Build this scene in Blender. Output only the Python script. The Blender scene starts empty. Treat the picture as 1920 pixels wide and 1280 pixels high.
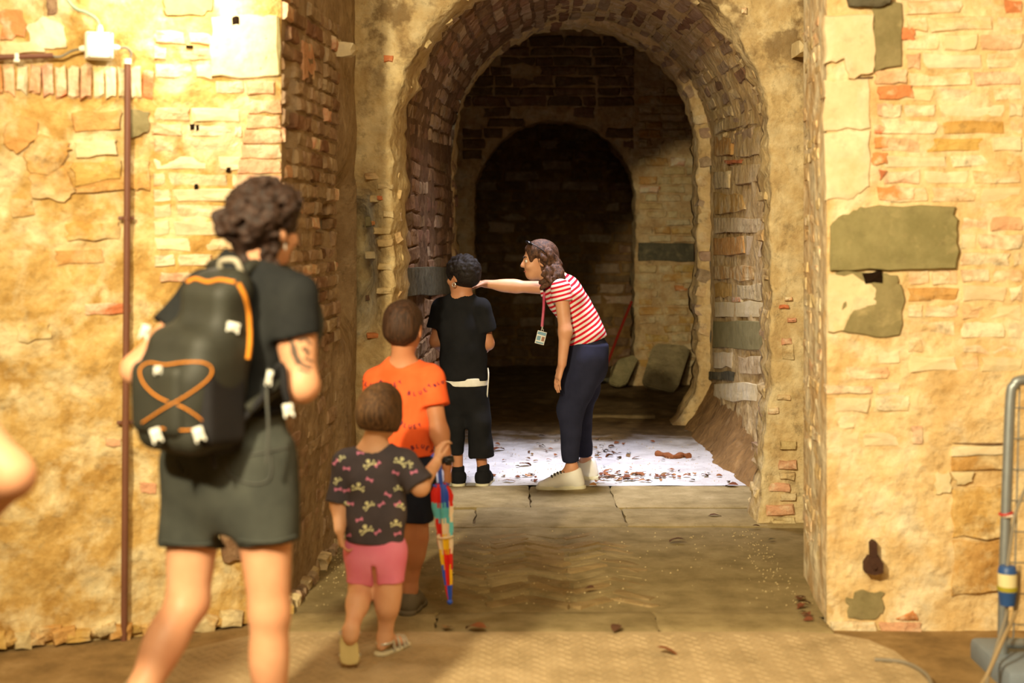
import bpy, bmesh, math, random
import numpy as np
from mathutils import Vector, Matrix, noise
from mathutils.bvhtree import BVHTree

random.seed(7)
rng = np.random.default_rng(7)
scn = bpy.context.scene
COL = scn.collection

# ------------------------------------------------------------------ camera, world, lights, exposure
FPX = 2667.0                      # focal length in pixels of a 1920 wide frame (50 mm lens on 36 mm)
CX, HY, CAMZ = 960.0, 427.0, 1.55  # principal column, horizon row, eye height
cam_d = bpy.data.cameras.new('camera')
cam = bpy.data.objects.new('camera', cam_d)
COL.objects.link(cam)
cam.location = (0, 0, CAMZ)
cam.rotation_euler = (math.radians(90), 0, 0)
cam_d.sensor_width = 36.0
cam_d.lens = 50.0
cam_d.shift_y = -(640.0 - HY) / 1920.0
cam_d.clip_start = 0.1
cam_d.clip_end = 100
cam_d.dof.use_dof = True
cam_d.dof.focus_distance = 8.45
cam_d.dof.aperture_fstop = 1.8
scn.camera = cam

scn.view_settings.view_transform = 'Standard'
scn.view_settings.look = 'None'
scn.view_settings.gamma = 1.0
scn.view_settings.use_curve_mapping = False
scn.view_settings.exposure = 0.0
scn.cycles.use_denoising = True
scn.cycles.max_bounces = 6
scn.cycles.diffuse_bounces = 3
scn.cycles.use_adaptive_sampling = True
scn.cycles.adaptive_threshold = 0.03
scn.cycles.sample_clamp_indirect = 6.0

wd = bpy.data.worlds.new('world')
scn.world = wd
wd.use_nodes = True
wd.node_tree.nodes['Background'].inputs[0].default_value = (0.75, 0.85, 1.0, 1)
wd.node_tree.nodes['Background'].inputs[1].default_value = 0.25


def lamp(name, kind, loc, power, color, target=None, **kw):
    d = bpy.data.lights.new(name, kind)
    d.energy = power
    d.color = color
    for k, v in kw.items():
        setattr(d, k, v)
    o = bpy.data.objects.new(name, d)
    COL.objects.link(o)
    o.location = loc
    if target is not None:
        o.rotation_euler = (Vector(target) - Vector(loc)).to_track_quat('-Z', 'Y').to_euler()
    return o


WARM = (1.0, 0.85, 0.54)
# floodlight of the entrance hall behind the camera, on the left
lamp('hall_floodlight', 'SPOT', (-1.8, 0.3, 3.5), 2000, WARM, (0.95, 6.0, 1.25), shadow_soft_size=0.12,
     spot_size=math.radians(72), spot_blend=0.9)
# bulb of the wall lamp just above the junction box
lamp('wall_lamp_bulb', 'POINT', (-1.19, 5.28, 2.50), 24, (1.0, 0.93, 0.78), shadow_soft_size=0.07)
# added fill light, unseen, that brightens the people and the hall
lamp('hall_fill_light', 'AREA', (-0.2, 1.4, 3.95), 290, WARM, (0.1, 3.4, 0), shape='RECTANGLE', size=2.5, size_y=2.0)
# daylight that comes down the light shaft between the two arches
lamp('shaft_daylight', 'AREA', (0.46, 8.78, 4.3), 64, (0.86, 0.86, 1.0), (0.44, 8.9, 0), shape='RECTANGLE',
     size=0.8, size_y=0.8, spread=math.radians(75))

# ------------------------------------------------------------------ helpers


def srgb(r, g, b):
    def f(c):
        c /= 255.0
        return c / 12.92 if c <= 0.04045 else ((c + 0.055) / 1.055) ** 2.4
    return (f(r), f(g), f(b), 1.0)


def P(x, y, d):
    """point seen at photo pixel (x, y) at depth d in front of the camera"""
    s = FPX / d
    return Vector(((x - CX) / s, d, CAMZ - (y - HY) / s))


def fd(y):
    """depth of the floor seen at row y"""
    return FPX * CAMZ / (y - HY)


def F(x, y, z=0.0):
    d = FPX * (CAMZ - z) / (y - HY)
    return Vector(((x - CX) * d / FPX, d, z))


def mesh(name, verts, faces, smooth=False):
    me = bpy.data.meshes.new(name)
    me.from_pydata([tuple(v) for v in verts], [], [tuple(f) for f in faces])
    me.update()
    if smooth:
        me.polygons.foreach_set('use_smooth', [True] * len(me.polygons))
    return me


def link(name, me, m=None, parent=None, loc=None):
    o = bpy.data.objects.new(name, me)
    COL.objects.link(o)
    if m is not None and me is not None:
        if isinstance(m, (list, tuple)):
            for q in m:
                me.materials.append(q)
        elif not me.materials:
            me.materials.append(m)
    if parent is not None:
        o.parent = parent
    if loc is not None:
        o.location = loc
    return o


def tag(o, label=None, cat=None, group=None, kind=None):
    if label:
        o['label'] = label
    if cat:
        o['category'] = cat
    if group:
        o['group'] = group
    if kind:
        o['kind'] = kind
    return o


def thing(name, label, cat, loc=(0, 0, 0), group=None):
    o = bpy.data.objects.new(name, None)
    COL.objects.link(o)
    o.location = loc
    o.empty_display_size = 0.1
    return tag(o, label, cat, group)


def struct(name, me, m, label=None, parent=None):
    o = link(name, me, m, parent)
    if parent is None:
        o['kind'] = 'structure'
    if label:
        o['label'] = label
    return o


def finish_parent(o, root):
    """keep world coordinates of a mesh built in world space under a moved root"""
    o.parent = root
    o.matrix_parent_inverse = Matrix.Translation(-Vector(root.location))
    return o


class MB:
    """collects shapes for one mesh"""
    def __init__(self):
        self.v, self.f = [], []

    def add(self, vs, fs):
        n = len(self.v)
        self.v += [Vector(v) for v in vs]
        self.f += [tuple(i + n for i in f) for f in fs]

    def box(self, c, s, rot=None, bevel=0.0):
        bm = bmesh.new()
        bmesh.ops.create_cube(bm, size=1.0)
        for v in bm.verts:
            v.co = Vector((v.co.x * s[0], v.co.y * s[1], v.co.z * s[2]))
        if bevel > 0:
            bmesh.ops.bevel(bm, geom=bm.edges[:], offset=bevel, segments=2, affect='EDGES', profile=0.5)
        M = rot if rot is not None else Matrix.Identity(3)
        vs = [M @ v.co + Vector(c) for v in bm.verts]
        bm.verts.index_update()
        self.add(vs, [[v.index for v in f.verts] for f in bm.faces])
        bm.free()

    def tube(self, pts, r, n=10, closed=False, cap=True):
        pts = [Vector(p) for p in pts]
        m = len(pts)
        rs = r if isinstance(r, (list, tuple)) else [r] * m
        rings = []
        t0 = None
        for i, p in enumerate(pts):
            a = pts[(i - 1) % m] if (i > 0 or closed) else p
            b = pts[(i + 1) % m] if (i < m - 1 or closed) else p
            t = (b - a).normalized()
            if t0 is None:
                u = t.orthogonal().normalized()
            else:
                u = (u - t * u.dot(t))
                u = u.normalized() if u.length > 1e-6 else t.orthogonal().normalized()
            t0 = t
            w = t.cross(u)
            rings.append([p + (u * math.cos(2 * math.pi * k / n) + w * math.sin(2 * math.pi * k / n)) * rs[i] for k in range(n)])
        vs = [v for ring in rings for v in ring]
        fs = []
        for i in range(m if closed else m - 1):
            j = (i + 1) % m
            for k in range(n):
                k2 = (k + 1) % n
                fs.append((i * n + k, i * n + k2, j * n + k2, j * n + k))
        if cap and not closed:
            fs.append(tuple(range(n - 1, -1, -1)))
            fs.append(tuple((m - 1) * n + k for k in range(n)))
        self.add(vs, fs)

    def ball(self, c, r, seg=12, rings=8, rot=None):
        rr = r if isinstance(r, (tuple, list, Vector)) else (r, r, r)
        vs, fs = [], []
        for i in range(rings + 1):
            th = math.pi * i / rings
            for k in range(seg):
                ph = 2 * math.pi * k / seg
                v = Vector((rr[0] * math.sin(th) * math.cos(ph), rr[1] * math.sin(th) * math.sin(ph), rr[2] * math.cos(th)))
                if rot is not None:
                    v = rot @ v
                vs.append(Vector(c) + v)
        for i in range(rings):
            for k in range(seg):
                k2 = (k + 1) % seg
                fs.append((i * seg + k, (i + 1) * seg + k, (i + 1) * seg + k2, i * seg + k2))
        self.add(vs, fs)

    def prism(self, poly, nrm, depth):
        """extrude a closed 3D polygon along nrm by depth"""
        n = len(poly)
        nrm = Vector(nrm)
        vs = [Vector(p) for p in poly] + [Vector(p) + nrm * depth for p in poly]
        fs = [tuple(range(n - 1, -1, -1)), tuple(range(n, 2 * n))]
        for i in range(n):
            j = (i + 1) % n
            fs.append((i, j, n + j, n + i))
        self.add(vs, fs)

    def build(self, name, m, parent=None, smooth=True, root=None, lr=None):
        me = mesh(name, self.v, self.f, smooth)
        if smooth:
            try:
                me.set_sharp_from_angle(angle=math.radians(42))
            except Exception:
                pass
        o = link(name, me, m)
        if lr is not None:
            o.parent = root
            o.matrix_parent_inverse = Matrix.Translation(-Vector(lr.location))
        elif root is not None:
            finish_parent(o, root)
        elif parent is not None:
            o.parent = parent
        return o


def spline(pts, n=8):
    """Catmull-Rom through points"""
    pts = [Vector(p) for p in pts]
    out = []
    q = [pts[0]] + pts + [pts[-1]]
    for i in range(1, len(q) - 2):
        for k in range(n):
            t = k / n
            a, b, c, d = q[i - 1], q[i], q[i + 1], q[i + 2]
            out.append(0.5 * ((2 * b) + (c - a) * t + (2 * a - 5 * b + 4 * c - d) * t * t + (3 * b - a - 3 * c + d) * t ** 3))
    out.append(pts[-1])
    return out


# ------------------------------------------------------------------ materials
class NT:
    def __init__(self, name):
        self.m = bpy.data.materials.new(name)
        self.m.use_nodes = True
        self.t = self.m.node_tree
        self.b = self.t.nodes['Principled BSDF']

    def n(self, typ, **kw):
        o = self.t.nodes.new(typ)
        for k, v in kw.items():
            setattr(o, k, v)
        return o

    def l(self, a, b):
        self.t.links.new(a, b)

    def noise(self, vec, scale, detail=4, rough=0.55, dist=0.0):
        o = self.n('ShaderNodeTexNoise')
        o.inputs['Scale'].default_value = scale
        o.inputs['Detail'].default_value = detail
        o.inputs['Roughness'].default_value = rough
        o.inputs['Distortion'].default_value = dist
        if vec is not None:
            self.l(vec, o.inputs['Vector'])
        return o.outputs['Fac']

    def ramp(self, fac, stops):
        o = self.n('ShaderNodeValToRGB')
        e = o.color_ramp.elements
        while len(e) < len(stops):
            e.new(0.5)
        for i, (p, c) in enumerate(stops):
            e[i].position = p
            e[i].color = c if len(c) == 4 else (*c, 1)
        self.l(fac, o.inputs[0])
        return o.outputs[0]

    def mix(self, fac, a, b, mode='MIX'):
        o = self.n('ShaderNodeMix', data_type='RGBA', blend_type=mode)
        for s, v in ((o.inputs[0], fac), (o.inputs[6], a), (o.inputs[7], b)):
            if isinstance(v, bpy.types.NodeSocket):
                self.l(v, s)
            elif isinstance(v, (int, float)):
                s.default_value = v if s is o.inputs[0] else (v, v, v, 1)
            else:
                s.default_value = v if len(v) == 4 else (*v, 1)
        return o.outputs[2]

    def math(self, op, a, b=0.0, clamp=False):
        o = self.n('ShaderNodeMath', operation=op, use_clamp=clamp)
        for s, v in ((o.inputs[0], a), (o.inputs[1], b)):
            if isinstance(v, bpy.types.NodeSocket):
                self.l(v, s)
            else:
                s.default_value = v
        return o.outputs[0]

    def bump(self, h, strength=0.3, dist=0.01, prev=None):
        o = self.n('ShaderNodeBump')
        o.inputs['Strength'].default_value = strength
        o.inputs['Distance'].default_value = dist
        self.l(h, o.inputs['Height'])
        if prev is not None:
            self.l(prev, o.inputs['Normal'])
        return o.outputs[0]

    def pos(self):
        return self.n('ShaderNodeNewGeometry').outputs['Position']

    def objco(self):
        return self.n('ShaderNodeTexCoord').outputs['Object']

    def rand(self):
        return self.n('ShaderNodeObjectInfo').outputs['Random']

    def out(self, color=None, rough=0.8, normal=None, spec=0.25, metal=0.0):
        if color is not None:
            if isinstance(color, bpy.types.NodeSocket):
                self.l(color, self.b.inputs['Base Color'])
            else:
                self.b.inputs['Base Color'].default_value = color
        if isinstance(rough, bpy.types.NodeSocket):
            self.l(rough, self.b.inputs['Roughness'])
        else:
            self.b.inputs['Roughness'].default_value = rough
        self.b.inputs['Specular IOR Level'].default_value = spec
        self.b.inputs['Metallic'].default_value = metal
        if normal is not None:
            self.l(normal, self.b.inputs['Normal'])
        return self.m


def masonry(name, cols, wash, wash_lo=0.45, wash_hi=0.62, wscale=3.0, dirt=(0.10, 0.07, 0.04, 1), dirt_amt=0.5,
            bump=0.85, rand_amt=0.25, stretch=1.0, fine=38.0, stain=None):
    """lime washed masonry: colours by noise, a wash that runs on across joints (world position), dirt specks"""
    t = NT(name)
    p = t.pos()
    if stretch != 1.0:
        mp = t.n('ShaderNodeMapping')
        mp.inputs['Scale'].default_value = (1, 1, stretch)
        t.l(p, mp.inputs['Vector'])
        pw = mp.outputs[0]
    else:
        pw = p
    n1 = t.noise(p, 7.5, 5, 0.68)
    if len(cols) == 2:
        st = [(0.35, cols[0]), (0.65, cols[1])]
    else:
        st = [(0.3, cols[0]), (0.5, cols[1]), (0.68, cols[2])]
    c = t.ramp(n1, st)
    # hue and value differ from piece to piece
    r = t.rand()
    hs = t.n('ShaderNodeHueSaturation')
    t.l(c, hs.inputs['Color'])
    t.l(t.math('ADD', t.math('MULTIPLY', r, rand_amt * 2), 1.0 - rand_amt), hs.inputs['Value'])
    r2 = t.math('FRACT', t.math('MULTIPLY', r, 37.3))
    t.l(t.math('ADD', t.math('MULTIPLY', r2, 0.02), 0.49), hs.inputs['Hue'])
    c = hs.outputs[0]
    nw = t.noise(pw, wscale, 5, 0.62, 0.3)
    r3 = t.math('MULTIPLY', t.math('SUBTRACT', t.math('FRACT', t.math('MULTIPLY', r, 91.7)), 0.5), 0.14)
    wf = t.ramp(t.math('ADD', nw, r3), [(wash_lo, (0, 0, 0)), (wash_hi, (1, 1, 1))])
    n4 = t.noise(p, 14, 2, 0.6)
    wcol = t.mix(t.ramp(n4, [(0.35, (0, 0, 0)), (0.7, (1, 1, 1))]), wash, tuple(x * 0.72 for x in wash[:3]))
    c = t.mix(wf, c, wcol)
    nd = t.noise(p, fine * 0.4, 4, 0.7)
    c = t.mix(t.math('MULTIPLY', t.ramp(nd, [(0.56, (0, 0, 0)), (0.74, (1, 1, 1))]), dirt_amt), c, dirt)
    if stain is not None:
        # smoke and lichen stains on the upper part
        sz = t.n('ShaderNodeSeparateXYZ')
        t.l(p, sz.inputs[0])
        zf = t.ramp(t.math('MULTIPLY', t.math('SUBTRACT', sz.outputs[2], stain), 1.8, True), [(0, (0, 0, 0)), (1, (1, 1, 1))])
        c = t.mix(t.math('MULTIPLY', t.math('MULTIPLY', t.ramp(t.noise(p, 4.5, 5, 0.65), [(0.50, (0, 0, 0)), (0.60, (1, 1, 1))]), zf), 0.75), c, srgb(112, 88, 58))
    b = t.bump(t.noise(p, fine, 3, 0.72), bump, 0.009)
    b = t.bump(t.noise(p, 9, 2, 0.6), bump, 0.035, b)
    return t.out(c, 0.92, b, 0.12)


def cloth(name, col, col2=None, scale=400.0, bump=0.25, rough=0.9, spec=0.1):
    t = NT(name)
    p = t.objco()
    n = t.noise(p, 9, 4)
    c = t.mix(t.ramp(n, [(0.3, (0, 0, 0)), (0.7, (1, 1, 1))]), col, col2 or tuple(min(1, x * 1.35) for x in col[:3]))
    return t.out(c, rough, t.bump(t.noise(p, scale, 2), bump, 0.002), spec)


def plain(name, col, rough=0.5, spec=0.3, metal=0.0, var=0.15, scale=20, bump=0.0):
    t = NT(name)
    p = t.objco()
    n = t.noise(p, scale, 4)
    c = t.mix(n, tuple(x * (1 - var) for x in col[:3]), tuple(min(1, x * (1 + var)) for x in col[:3]))
    return t.out(c, rough, t.bump(n, bump, 0.003) if bump else None, spec, metal)


LIME = srgb(236, 220, 184)
PALE = srgb(224, 203, 160)
OCHRE = srgb(190, 152, 92)
TAN = srgb(205, 176, 126)
PINKB = srgb(205, 152, 118)
ORANGE = srgb(202, 128, 82)
BROWN = srgb(120, 82, 52)
M = {}
M['plaster'] = masonry('lime_plaster', [srgb(190, 154, 100), srgb(210, 180, 130), srgb(224, 202, 158)], LIME, 0.46, 0.66, 5.0, dirt_amt=0.3, rand_amt=0.05)
M['plaster_low'] = masonry('ochre_plaster', [srgb(164, 122, 60), srgb(196, 158, 94), srgb(216, 186, 128)], srgb(232, 212, 164), 0.50, 0.66, 5.0, dirt_amt=0.4, rand_amt=0.06)
M['brick'] = masonry('washed_brick', [srgb(212, 166, 126), srgb(214, 178, 134), TAN], LIME, 0.38, 0.60, 7.0, stretch=2.5, rand_amt=0.08)
M['brick_pink'] = masonry('pink_brick', [PINKB, srgb(214, 168, 132)], LIME, 0.46, 0.68, 8.0, rand_amt=0.10)
M['brick_orange'] = masonry('orange_brick', [ORANGE, srgb(208, 134, 84)], LIME, 0.52, 0.68, 9.0, rand_amt=0.10)
M['vault_brown_shade'] = masonry('shaded_brown_vault', [srgb(92, 68, 50), srgb(116, 88, 64), srgb(140, 110, 82)], srgb(170, 142, 108), 0.56, 0.78, 8.0, dirt_amt=0.7)
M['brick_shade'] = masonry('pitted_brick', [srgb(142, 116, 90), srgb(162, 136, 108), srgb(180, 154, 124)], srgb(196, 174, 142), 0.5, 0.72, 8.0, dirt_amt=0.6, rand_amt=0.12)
M['brick_dark'] = masonry('dark_brown_brick', [srgb(118, 88, 66), srgb(136, 104, 78), srgb(156, 124, 94)], srgb(180, 152, 120), 0.55, 0.78, 9.0, dirt_amt=0.7, rand_amt=0.14)  # brown brick; on the vault's left side it carries painted shade
M['mortar'] = masonry('mortar', [srgb(176, 150, 108), srgb(198, 174, 130), PALE], PALE, 0.42, 0.65, 7.0, dirt_amt=0.5, rand_amt=0.06)
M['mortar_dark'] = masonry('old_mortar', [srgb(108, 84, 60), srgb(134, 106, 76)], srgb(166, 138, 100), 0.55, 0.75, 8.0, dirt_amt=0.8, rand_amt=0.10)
M['stone_ochre'] = masonry('ochre_stone', [srgb(184, 140, 74), srgb(200, 160, 96)], srgb(226, 204, 156), 0.46, 0.70, 8.0, rand_amt=0.08)
M['stone_pale'] = masonry('pale_stone', [srgb(208, 186, 142), srgb(220, 200, 158)], LIME, 0.42, 0.66, 7.0, dirt_amt=0.25, bump=0.3, rand_amt=0.05)
M['stone_grey'] = masonry('green_grey_stone', [srgb(126, 116, 78), srgb(146, 134, 94)], srgb(200, 180, 130), 0.60, 0.8, 7.0, dirt_amt=0.3, rand_amt=0.04, bump=0.3)
M['stone_dark'] = masonry('dark_grey_stone', [srgb(84, 80, 64), srgb(104, 98, 78)], srgb(150, 136, 102), 0.6, 0.82, 8.0, dirt_amt=0.3, rand_amt=0.06)
M['vault_plaster'] = masonry('vault_plaster', [srgb(172, 140, 94), srgb(194, 164, 114), srgb(212, 184, 134)], srgb(226, 204, 160), 0.42, 0.66, 7.0, dirt_amt=0.55, rand_amt=0.08)
M['arch_face'] = masonry('arch_face_plaster', [srgb(168, 140, 98), srgb(192, 166, 120), srgb(212, 190, 144)], srgb(226, 208, 166), 0.42, 0.66, 6.0, dirt_amt=0.55, rand_amt=0.06, stain=1.95)
M['hole_shade'] = plain('painted_hollow_shade', srgb(34, 24, 16), 1.0, 0.0)

# ------------------------------------------------------------------ masonry builders
def fbm(p, s, o=4):
    return noise.fractal(Vector(p) * s, 0.9, 2.0, o, noise_basis='PERLIN_ORIGINAL')


def make_block_mesh(k):
    """one roughly rectangular brick, unit size, face towards +Z"""
    r = random.Random(100 + k)
    ring = [(-.5, -.5), (0, -.5), (.5, -.5), (.5, 0), (.5, .5), (0, .5), (-.5, .5), (-.5, 0)]
    j = lambda a: r.uniform(-a, a)
    base = [(x + j(.05), y + j(.09)) for x, y in ring]
    vs = [(x, y, -.5) for x, y in base]
    vs += [(x, y, .22 + j(.08)) for x, y in base]
    vs += [(x * (.9 + j(.035)), y * (.8 + j(.08)), .46 + j(.10)) for x, y in base]
    vs += [(j(.1), j(.1), .5 + j(.08))]
    fs = []
    for a in (0, 8):
        for i in range(8):
            i2 = (i + 1) % 8
            fs.append((a + i, a + i2, a + 8 + i2, a + 8 + i))
    for i in range(8):
        fs.append((16 + i, 16 + (i + 1) % 8, 24))
    return vs, fs


BLOCKS = [make_block_mesh(k) for k in range(10)]
BLOCK_ME = {}


def block_me(matname, k):
    key = (matname, k)
    if key not in BLOCK_ME:
        me = mesh('brick', BLOCKS[k][0], BLOCKS[k][1])
        me.materials.append(M[matname])
        BLOCK_ME[key] = me
    return BLOCK_ME[key]


def pick(mats):
    tot = sum(mats.values())
    q = random.random() * tot
    for k, w in mats.items():
        q -= w
        if q <= 0:
            return k
    return k


def put_block(parent, c, ex, ey, ez, size, mats, name='brick', roll=0.0):
    """brick with centre c, axes ex (length) ey (height) ez (outwards)"""
    mn = pick(mats) if isinstance(mats, dict) else mats
    o = bpy.data.objects.new(name, block_me(mn, random.randrange(10)))
    COL.objects.link(o)
    o.parent = parent
    fx = random.choice((1, -1))
    R = Matrix((ex, ey, ez)).transposed() @ Matrix.Rotation(roll, 3, 'Z')
    if fx < 0:
        R = R @ Matrix.Rotation(math.pi, 3, 'Z')
    S = Matrix.Diagonal(size)
    o.matrix_local = Matrix.Translation(c) @ (R @ S).to_4x4()
    return o


class Wall:
    def __init__(self, a, b, z0, z1, amp=0.014, seed=0.0, fade=True, dents=()):
        self.a, self.b = Vector((a[0], a[1], 0)), Vector((b[0], b[1], 0))
        d = self.b - self.a
        self.L = d.length
        self.eu = d / self.L
        self.ez = Vector((0, 0, 1))
        self.n = Vector((self.eu.y, -self.eu.x, 0))
        self.z0, self.z1, self.amp, self.seed, self.fade, self.dents = z0, z1, amp, seed, fade, dents

    def lump(self, u, z):
        p = self.a + self.eu * u + self.ez * z
        q = p + Vector((self.seed, self.seed * 2, 0))
        h = self.amp * (fbm(q, 2.2, 3) * 0.9 + fbm(q, 9.0, 3) * 0.35)
        for (du, dz, ru, rz, dep) in self.dents:
            e = ((u - du) / ru) ** 4 + ((z - dz) / rz) ** 4
            if e < 6:
                h -= dep / (1 + e ** 2) * (1 + 0.25 * fbm(q, 14, 2))
        if self.fade:
            f = min(u, self.L - u) / 0.06
            h *= max(0.0, min(1.0, f))
        return h

    def pt(self, u, z, off=0.0):
        return self.a + self.eu * u + self.ez * z + self.n * (self.lump(u, z) + off)

    def at(self, px, py):
        """(u, z) on the wall seen at a pixel"""
        d = Vector(((px - CX) / FPX, 1, -(py - HY) / FPX))
        o = Vector((0, 0, CAMZ))
        t = (self.a - o).dot(self.n) / d.dot(self.n)
        q = o + d * t
        return (q - self.a).dot(self.eu), q.z

    def grid(self, step=0.03, u0=0.0, u1=None, stepu=None):
        u1 = self.L if u1 is None else u1
        nu = max(2, int((u1 - u0) / (stepu or step)))
        nz = max(2, int((self.z1 - self.z0) / step))
        vs = [self.pt(u0 + (u1 - u0) * i / nu, self.z0 + (self.z1 - self.z0) * j / nz) for j in range(nz + 1) for i in range(nu + 1)]
        fs = [(j * (nu + 1) + i, j * (nu + 1) + i + 1, (j + 1) * (nu + 1) + i + 1, (j + 1) * (nu + 1) + i) for j in range(nz) for i in range(nu)]
        return mesh('wall', vs, fs, True)

    def block(self, parent, u, z, w, h, proud, mats, name='brick', roll=0.0, dep=0.05):
        c = self.pt(u, z, proud - dep / 2)
        return put_block(parent, c, self.eu, self.ez, self.n, (w, h, dep), mats, name, roll)

    def courses(self, parent, box, ch, bw, mats, proud=(0.001, 0.008), gap=0.012, skip=0.1, name='brick', mask=None, wj=0.25, limit=300, roll=0.02):
        """courses of bricks over the pixel box (x0, y0, x1, y1)"""
        u0, zt = self.at(box[0], box[1])
        u1, zb = self.at(box[2], box[3])
        if box[0] > box[2]:
            u0, u1 = u1, u0
        z = zb
        n = 0
        row = 0
        while z < zt - ch * 0.4:
            h = ch * random.uniform(0.88, 1.12)
            u = u0 - (bw * 0.5 if row % 2 else random.uniform(0, 0.2) * bw)
            while u < u1:
                w = bw * random.uniform(1 - wj, 1 + wj)
                if random.random() < 0.22:
                    w *= 0.55
                uu0, uu1 = max(u, u0), min(u + w, u1)
                uc, zc = (uu0 + uu1) / 2, z + h / 2
                if uu1 - uu0 > 0.025 and random.random() > skip and (mask is None or mask(uc, zc)) and n < limit:
                    self.block(parent, uc, zc, uu1 - uu0 - gap, h - gap, random.uniform(*proud), mats, name, random.gauss(0, roll))
                    n += 1
                u += w
            z += h
            row += 1
        return n

    def slab(self, parent, pts, proud, mat, name='stone', label=None, rough=0.005, k=4):
        """irregular stone given by its outline in pixels"""
        uv = [self.at(*p) for p in pts]
        out = []
        m = len(uv)
        ext = min(max(p[0] for p in uv) - min(p[0] for p in uv), max(p[1] for p in uv) - min(p[1] for p in uv))
        rough = min(rough, 0.06 * ext)
        for i in range(m):
            a, b = uv[i], uv[(i + 1) % m]
            for q in range(k):
                t = q / k
                out.append((a[0] + (b[0] - a[0]) * t + random.gauss(0, rough) * (q > 0), a[1] + (b[1] - a[1]) * t + random.gauss(0, rough) * (q > 0)))
        proud *= 0.65
        cu = sum(p[0] for p in out) / len(out)
        cz = sum(p[1] for p in out) / len(out)
        n = len(out)
        vs = [self.pt(u, z, -0.05) for u, z in out]
        base = max(self.lump(u, z) for u, z in out)

        def q(u, z, off):
            return self.a + self.eu * u + self.ez * z + self.n * ((base * 0.6 + self.lump(u, z) * 0.4) + off)
        vs += [q(u, z, proud * 0.45) for u, z in out]
        for s, off in ((0.965, 0.9), (0.72, 1.0), (0.38, 1.05)):
            vs += [q(cu + (u - cu) * s, cz + (z - cz) * s, proud * off + 0.10 * rough * random.gauss(0, 1) + 0.35 * rough * fbm((u * 1.3, z, s), 7, 2)) for u, z in out]
        vs.append(q(cu, cz, proud * 1.03))
        fs = []
        for r in range(4):
            for i in range(n):
                i2 = (i + 1) % n
                fs.append((r * n + i, r * n + i2, (r + 1) * n + i2, (r + 1) * n + i))
        for i in range(n):
            fs.append((4 * n + i, 4 * n + (i + 1) % n, 5 * n))
        me = mesh(name, vs, fs)
        # orientation may be either way round; make it consistent
        bm = bmesh.new()
        bm.from_mesh(me)
        bmesh.ops.recalc_face_normals(bm, faces=bm.faces)
        bm.to_mesh(me)
        bm.free()
        me.polygons.foreach_set('use_smooth', [True] * len(me.polygons))
        me.set_sharp_from_angle(angle=math.radians(35))
        o = link(name, me, M[mat], parent)
        if label:
            o['label'] = label
        return o


def outline(xl, xr, spring, n_j=56, n_a=104, flat=1.0, flare_l=0.0, flare_r=0.0, fh=0.32):
    """arch opening from the left foot over the crown to the right foot: list of (X, Z)"""
    r = (xr - xl) / 2
    c = (xr + xl) / 2
    pts = []
    for i in range(n_j):
        z = spring * i / n_j
        f = max(0.0, 1 - z / fh) ** 2
        pts.append((xl + flare_l * f, z))
    for i in range(n_a + 1):
        th = math.pi * (1 - i / n_a)
        pts.append((c + r * math.cos(th), spring + r * flat * math.sin(th)))
    for i in range(n_j - 1, -1, -1):
        z = spring * i / n_j
        f = max(0.0, 1 - z / fh) ** 2
        pts.append((xr - flare_r * f, z))
    return pts


def rect_outline(ref, xl, xr, zt, c, spring):
    """rectangle sampled along the same rays as an arch outline"""
    n = len(ref)
    out = []
    for i, (x, z) in enumerate(ref):
        if z < spring - 1e-6 or i == 0 or i == n - 1:
            out.append((xl if i < n / 2 else xr, z))
        else:
            dx, dz = x - c, max(z - spring, 0.0)
            k = 1e9
            if dx > 1e-6:
                k = min(k, (xr - c) / dx)
            if dx < -1e-6:
                k = min(k, (xl - c) / dx)
            if dz > 1e-6:
                k = min(k, (zt - spring) / dz)
            out.append((c + dx * k, spring + dz * k))
    return out


def loft(rings, subs, amp=0.012, seed=0.0, scale=3.0, skip=None, fine=0.35):
    """rings: list of (outline, depth); linear subdivisions between them, then lumps"""
    rows = []
    for i in range(len(rings) - 1):
        (a, ya), (b, yb) = rings[i], rings[i + 1]
        s = subs[i]
        for k in range(s + (1 if i == len(rings) - 2 else 0)):
            t = k / s
            rows.append([Vector((p[0] + (q[0] - p[0]) * t, ya + (yb - ya) * t, p[1] + (q[1] - p[1]) * t)) for p, q in zip(a, b)])
    n = len(rows[0])
    vs = []
    for row in rows:
        for p in row:
            q = p + Vector((seed, seed, seed))
            vs.append(p + Vector((fbm(q, scale, 3), fbm(q + Vector((9, 0, 0)), scale, 3), 0.4 * fbm(q + Vector((0, 9, 0)), scale, 3))) * amp
                      + Vector((fbm(q, scale * 4, 2), fbm(q + Vector((5, 0, 0)), scale * 4, 2), fbm(q + Vector((0, 5, 0)), scale * 4, 2))) * amp * fine)
    fs = []
    for j in range(len(rows) - 1):
        for i in range(n - 1):
            f = (j * n + i, j * n + i + 1, (j + 1) * n + i + 1, (j + 1) * n + i)
            if skip is not None:
                c = (vs[f[0]] + vs[f[2]]) / 2
                if skip(c):
                    continue
            fs.append(f)
    return mesh('loft', vs, fs, True)


def jag(o, amp, seed, freq=7.0):
    """ragged edge: moves outline points in and out"""
    n = len(o)
    cx = sum(p[0] for p in o) / n
    out = []
    for i, (x, z) in enumerate(o):
        k = amp * (fbm((x, seed, z), freq, 3) + 0.6 * fbm((x, seed + 5, z), freq * 4, 2))
        d = Vector((x - cx, 0, max(0.0, z - 2.0)))
        d = d.normalized() if d.length > 1e-5 else Vector((0, 0, 1))
        out.append((x + d.x * k, z + d.z * k))
    return out


# ------------------------------------------------------------------ left front wall
WL = Wall((-3.4, 4.70), (-0.925, 5.70), -0.03, 3.3, 0.024, 3.0)
wl = struct('wall_left', WL.grid(0.026), M['plaster_low'])
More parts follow.
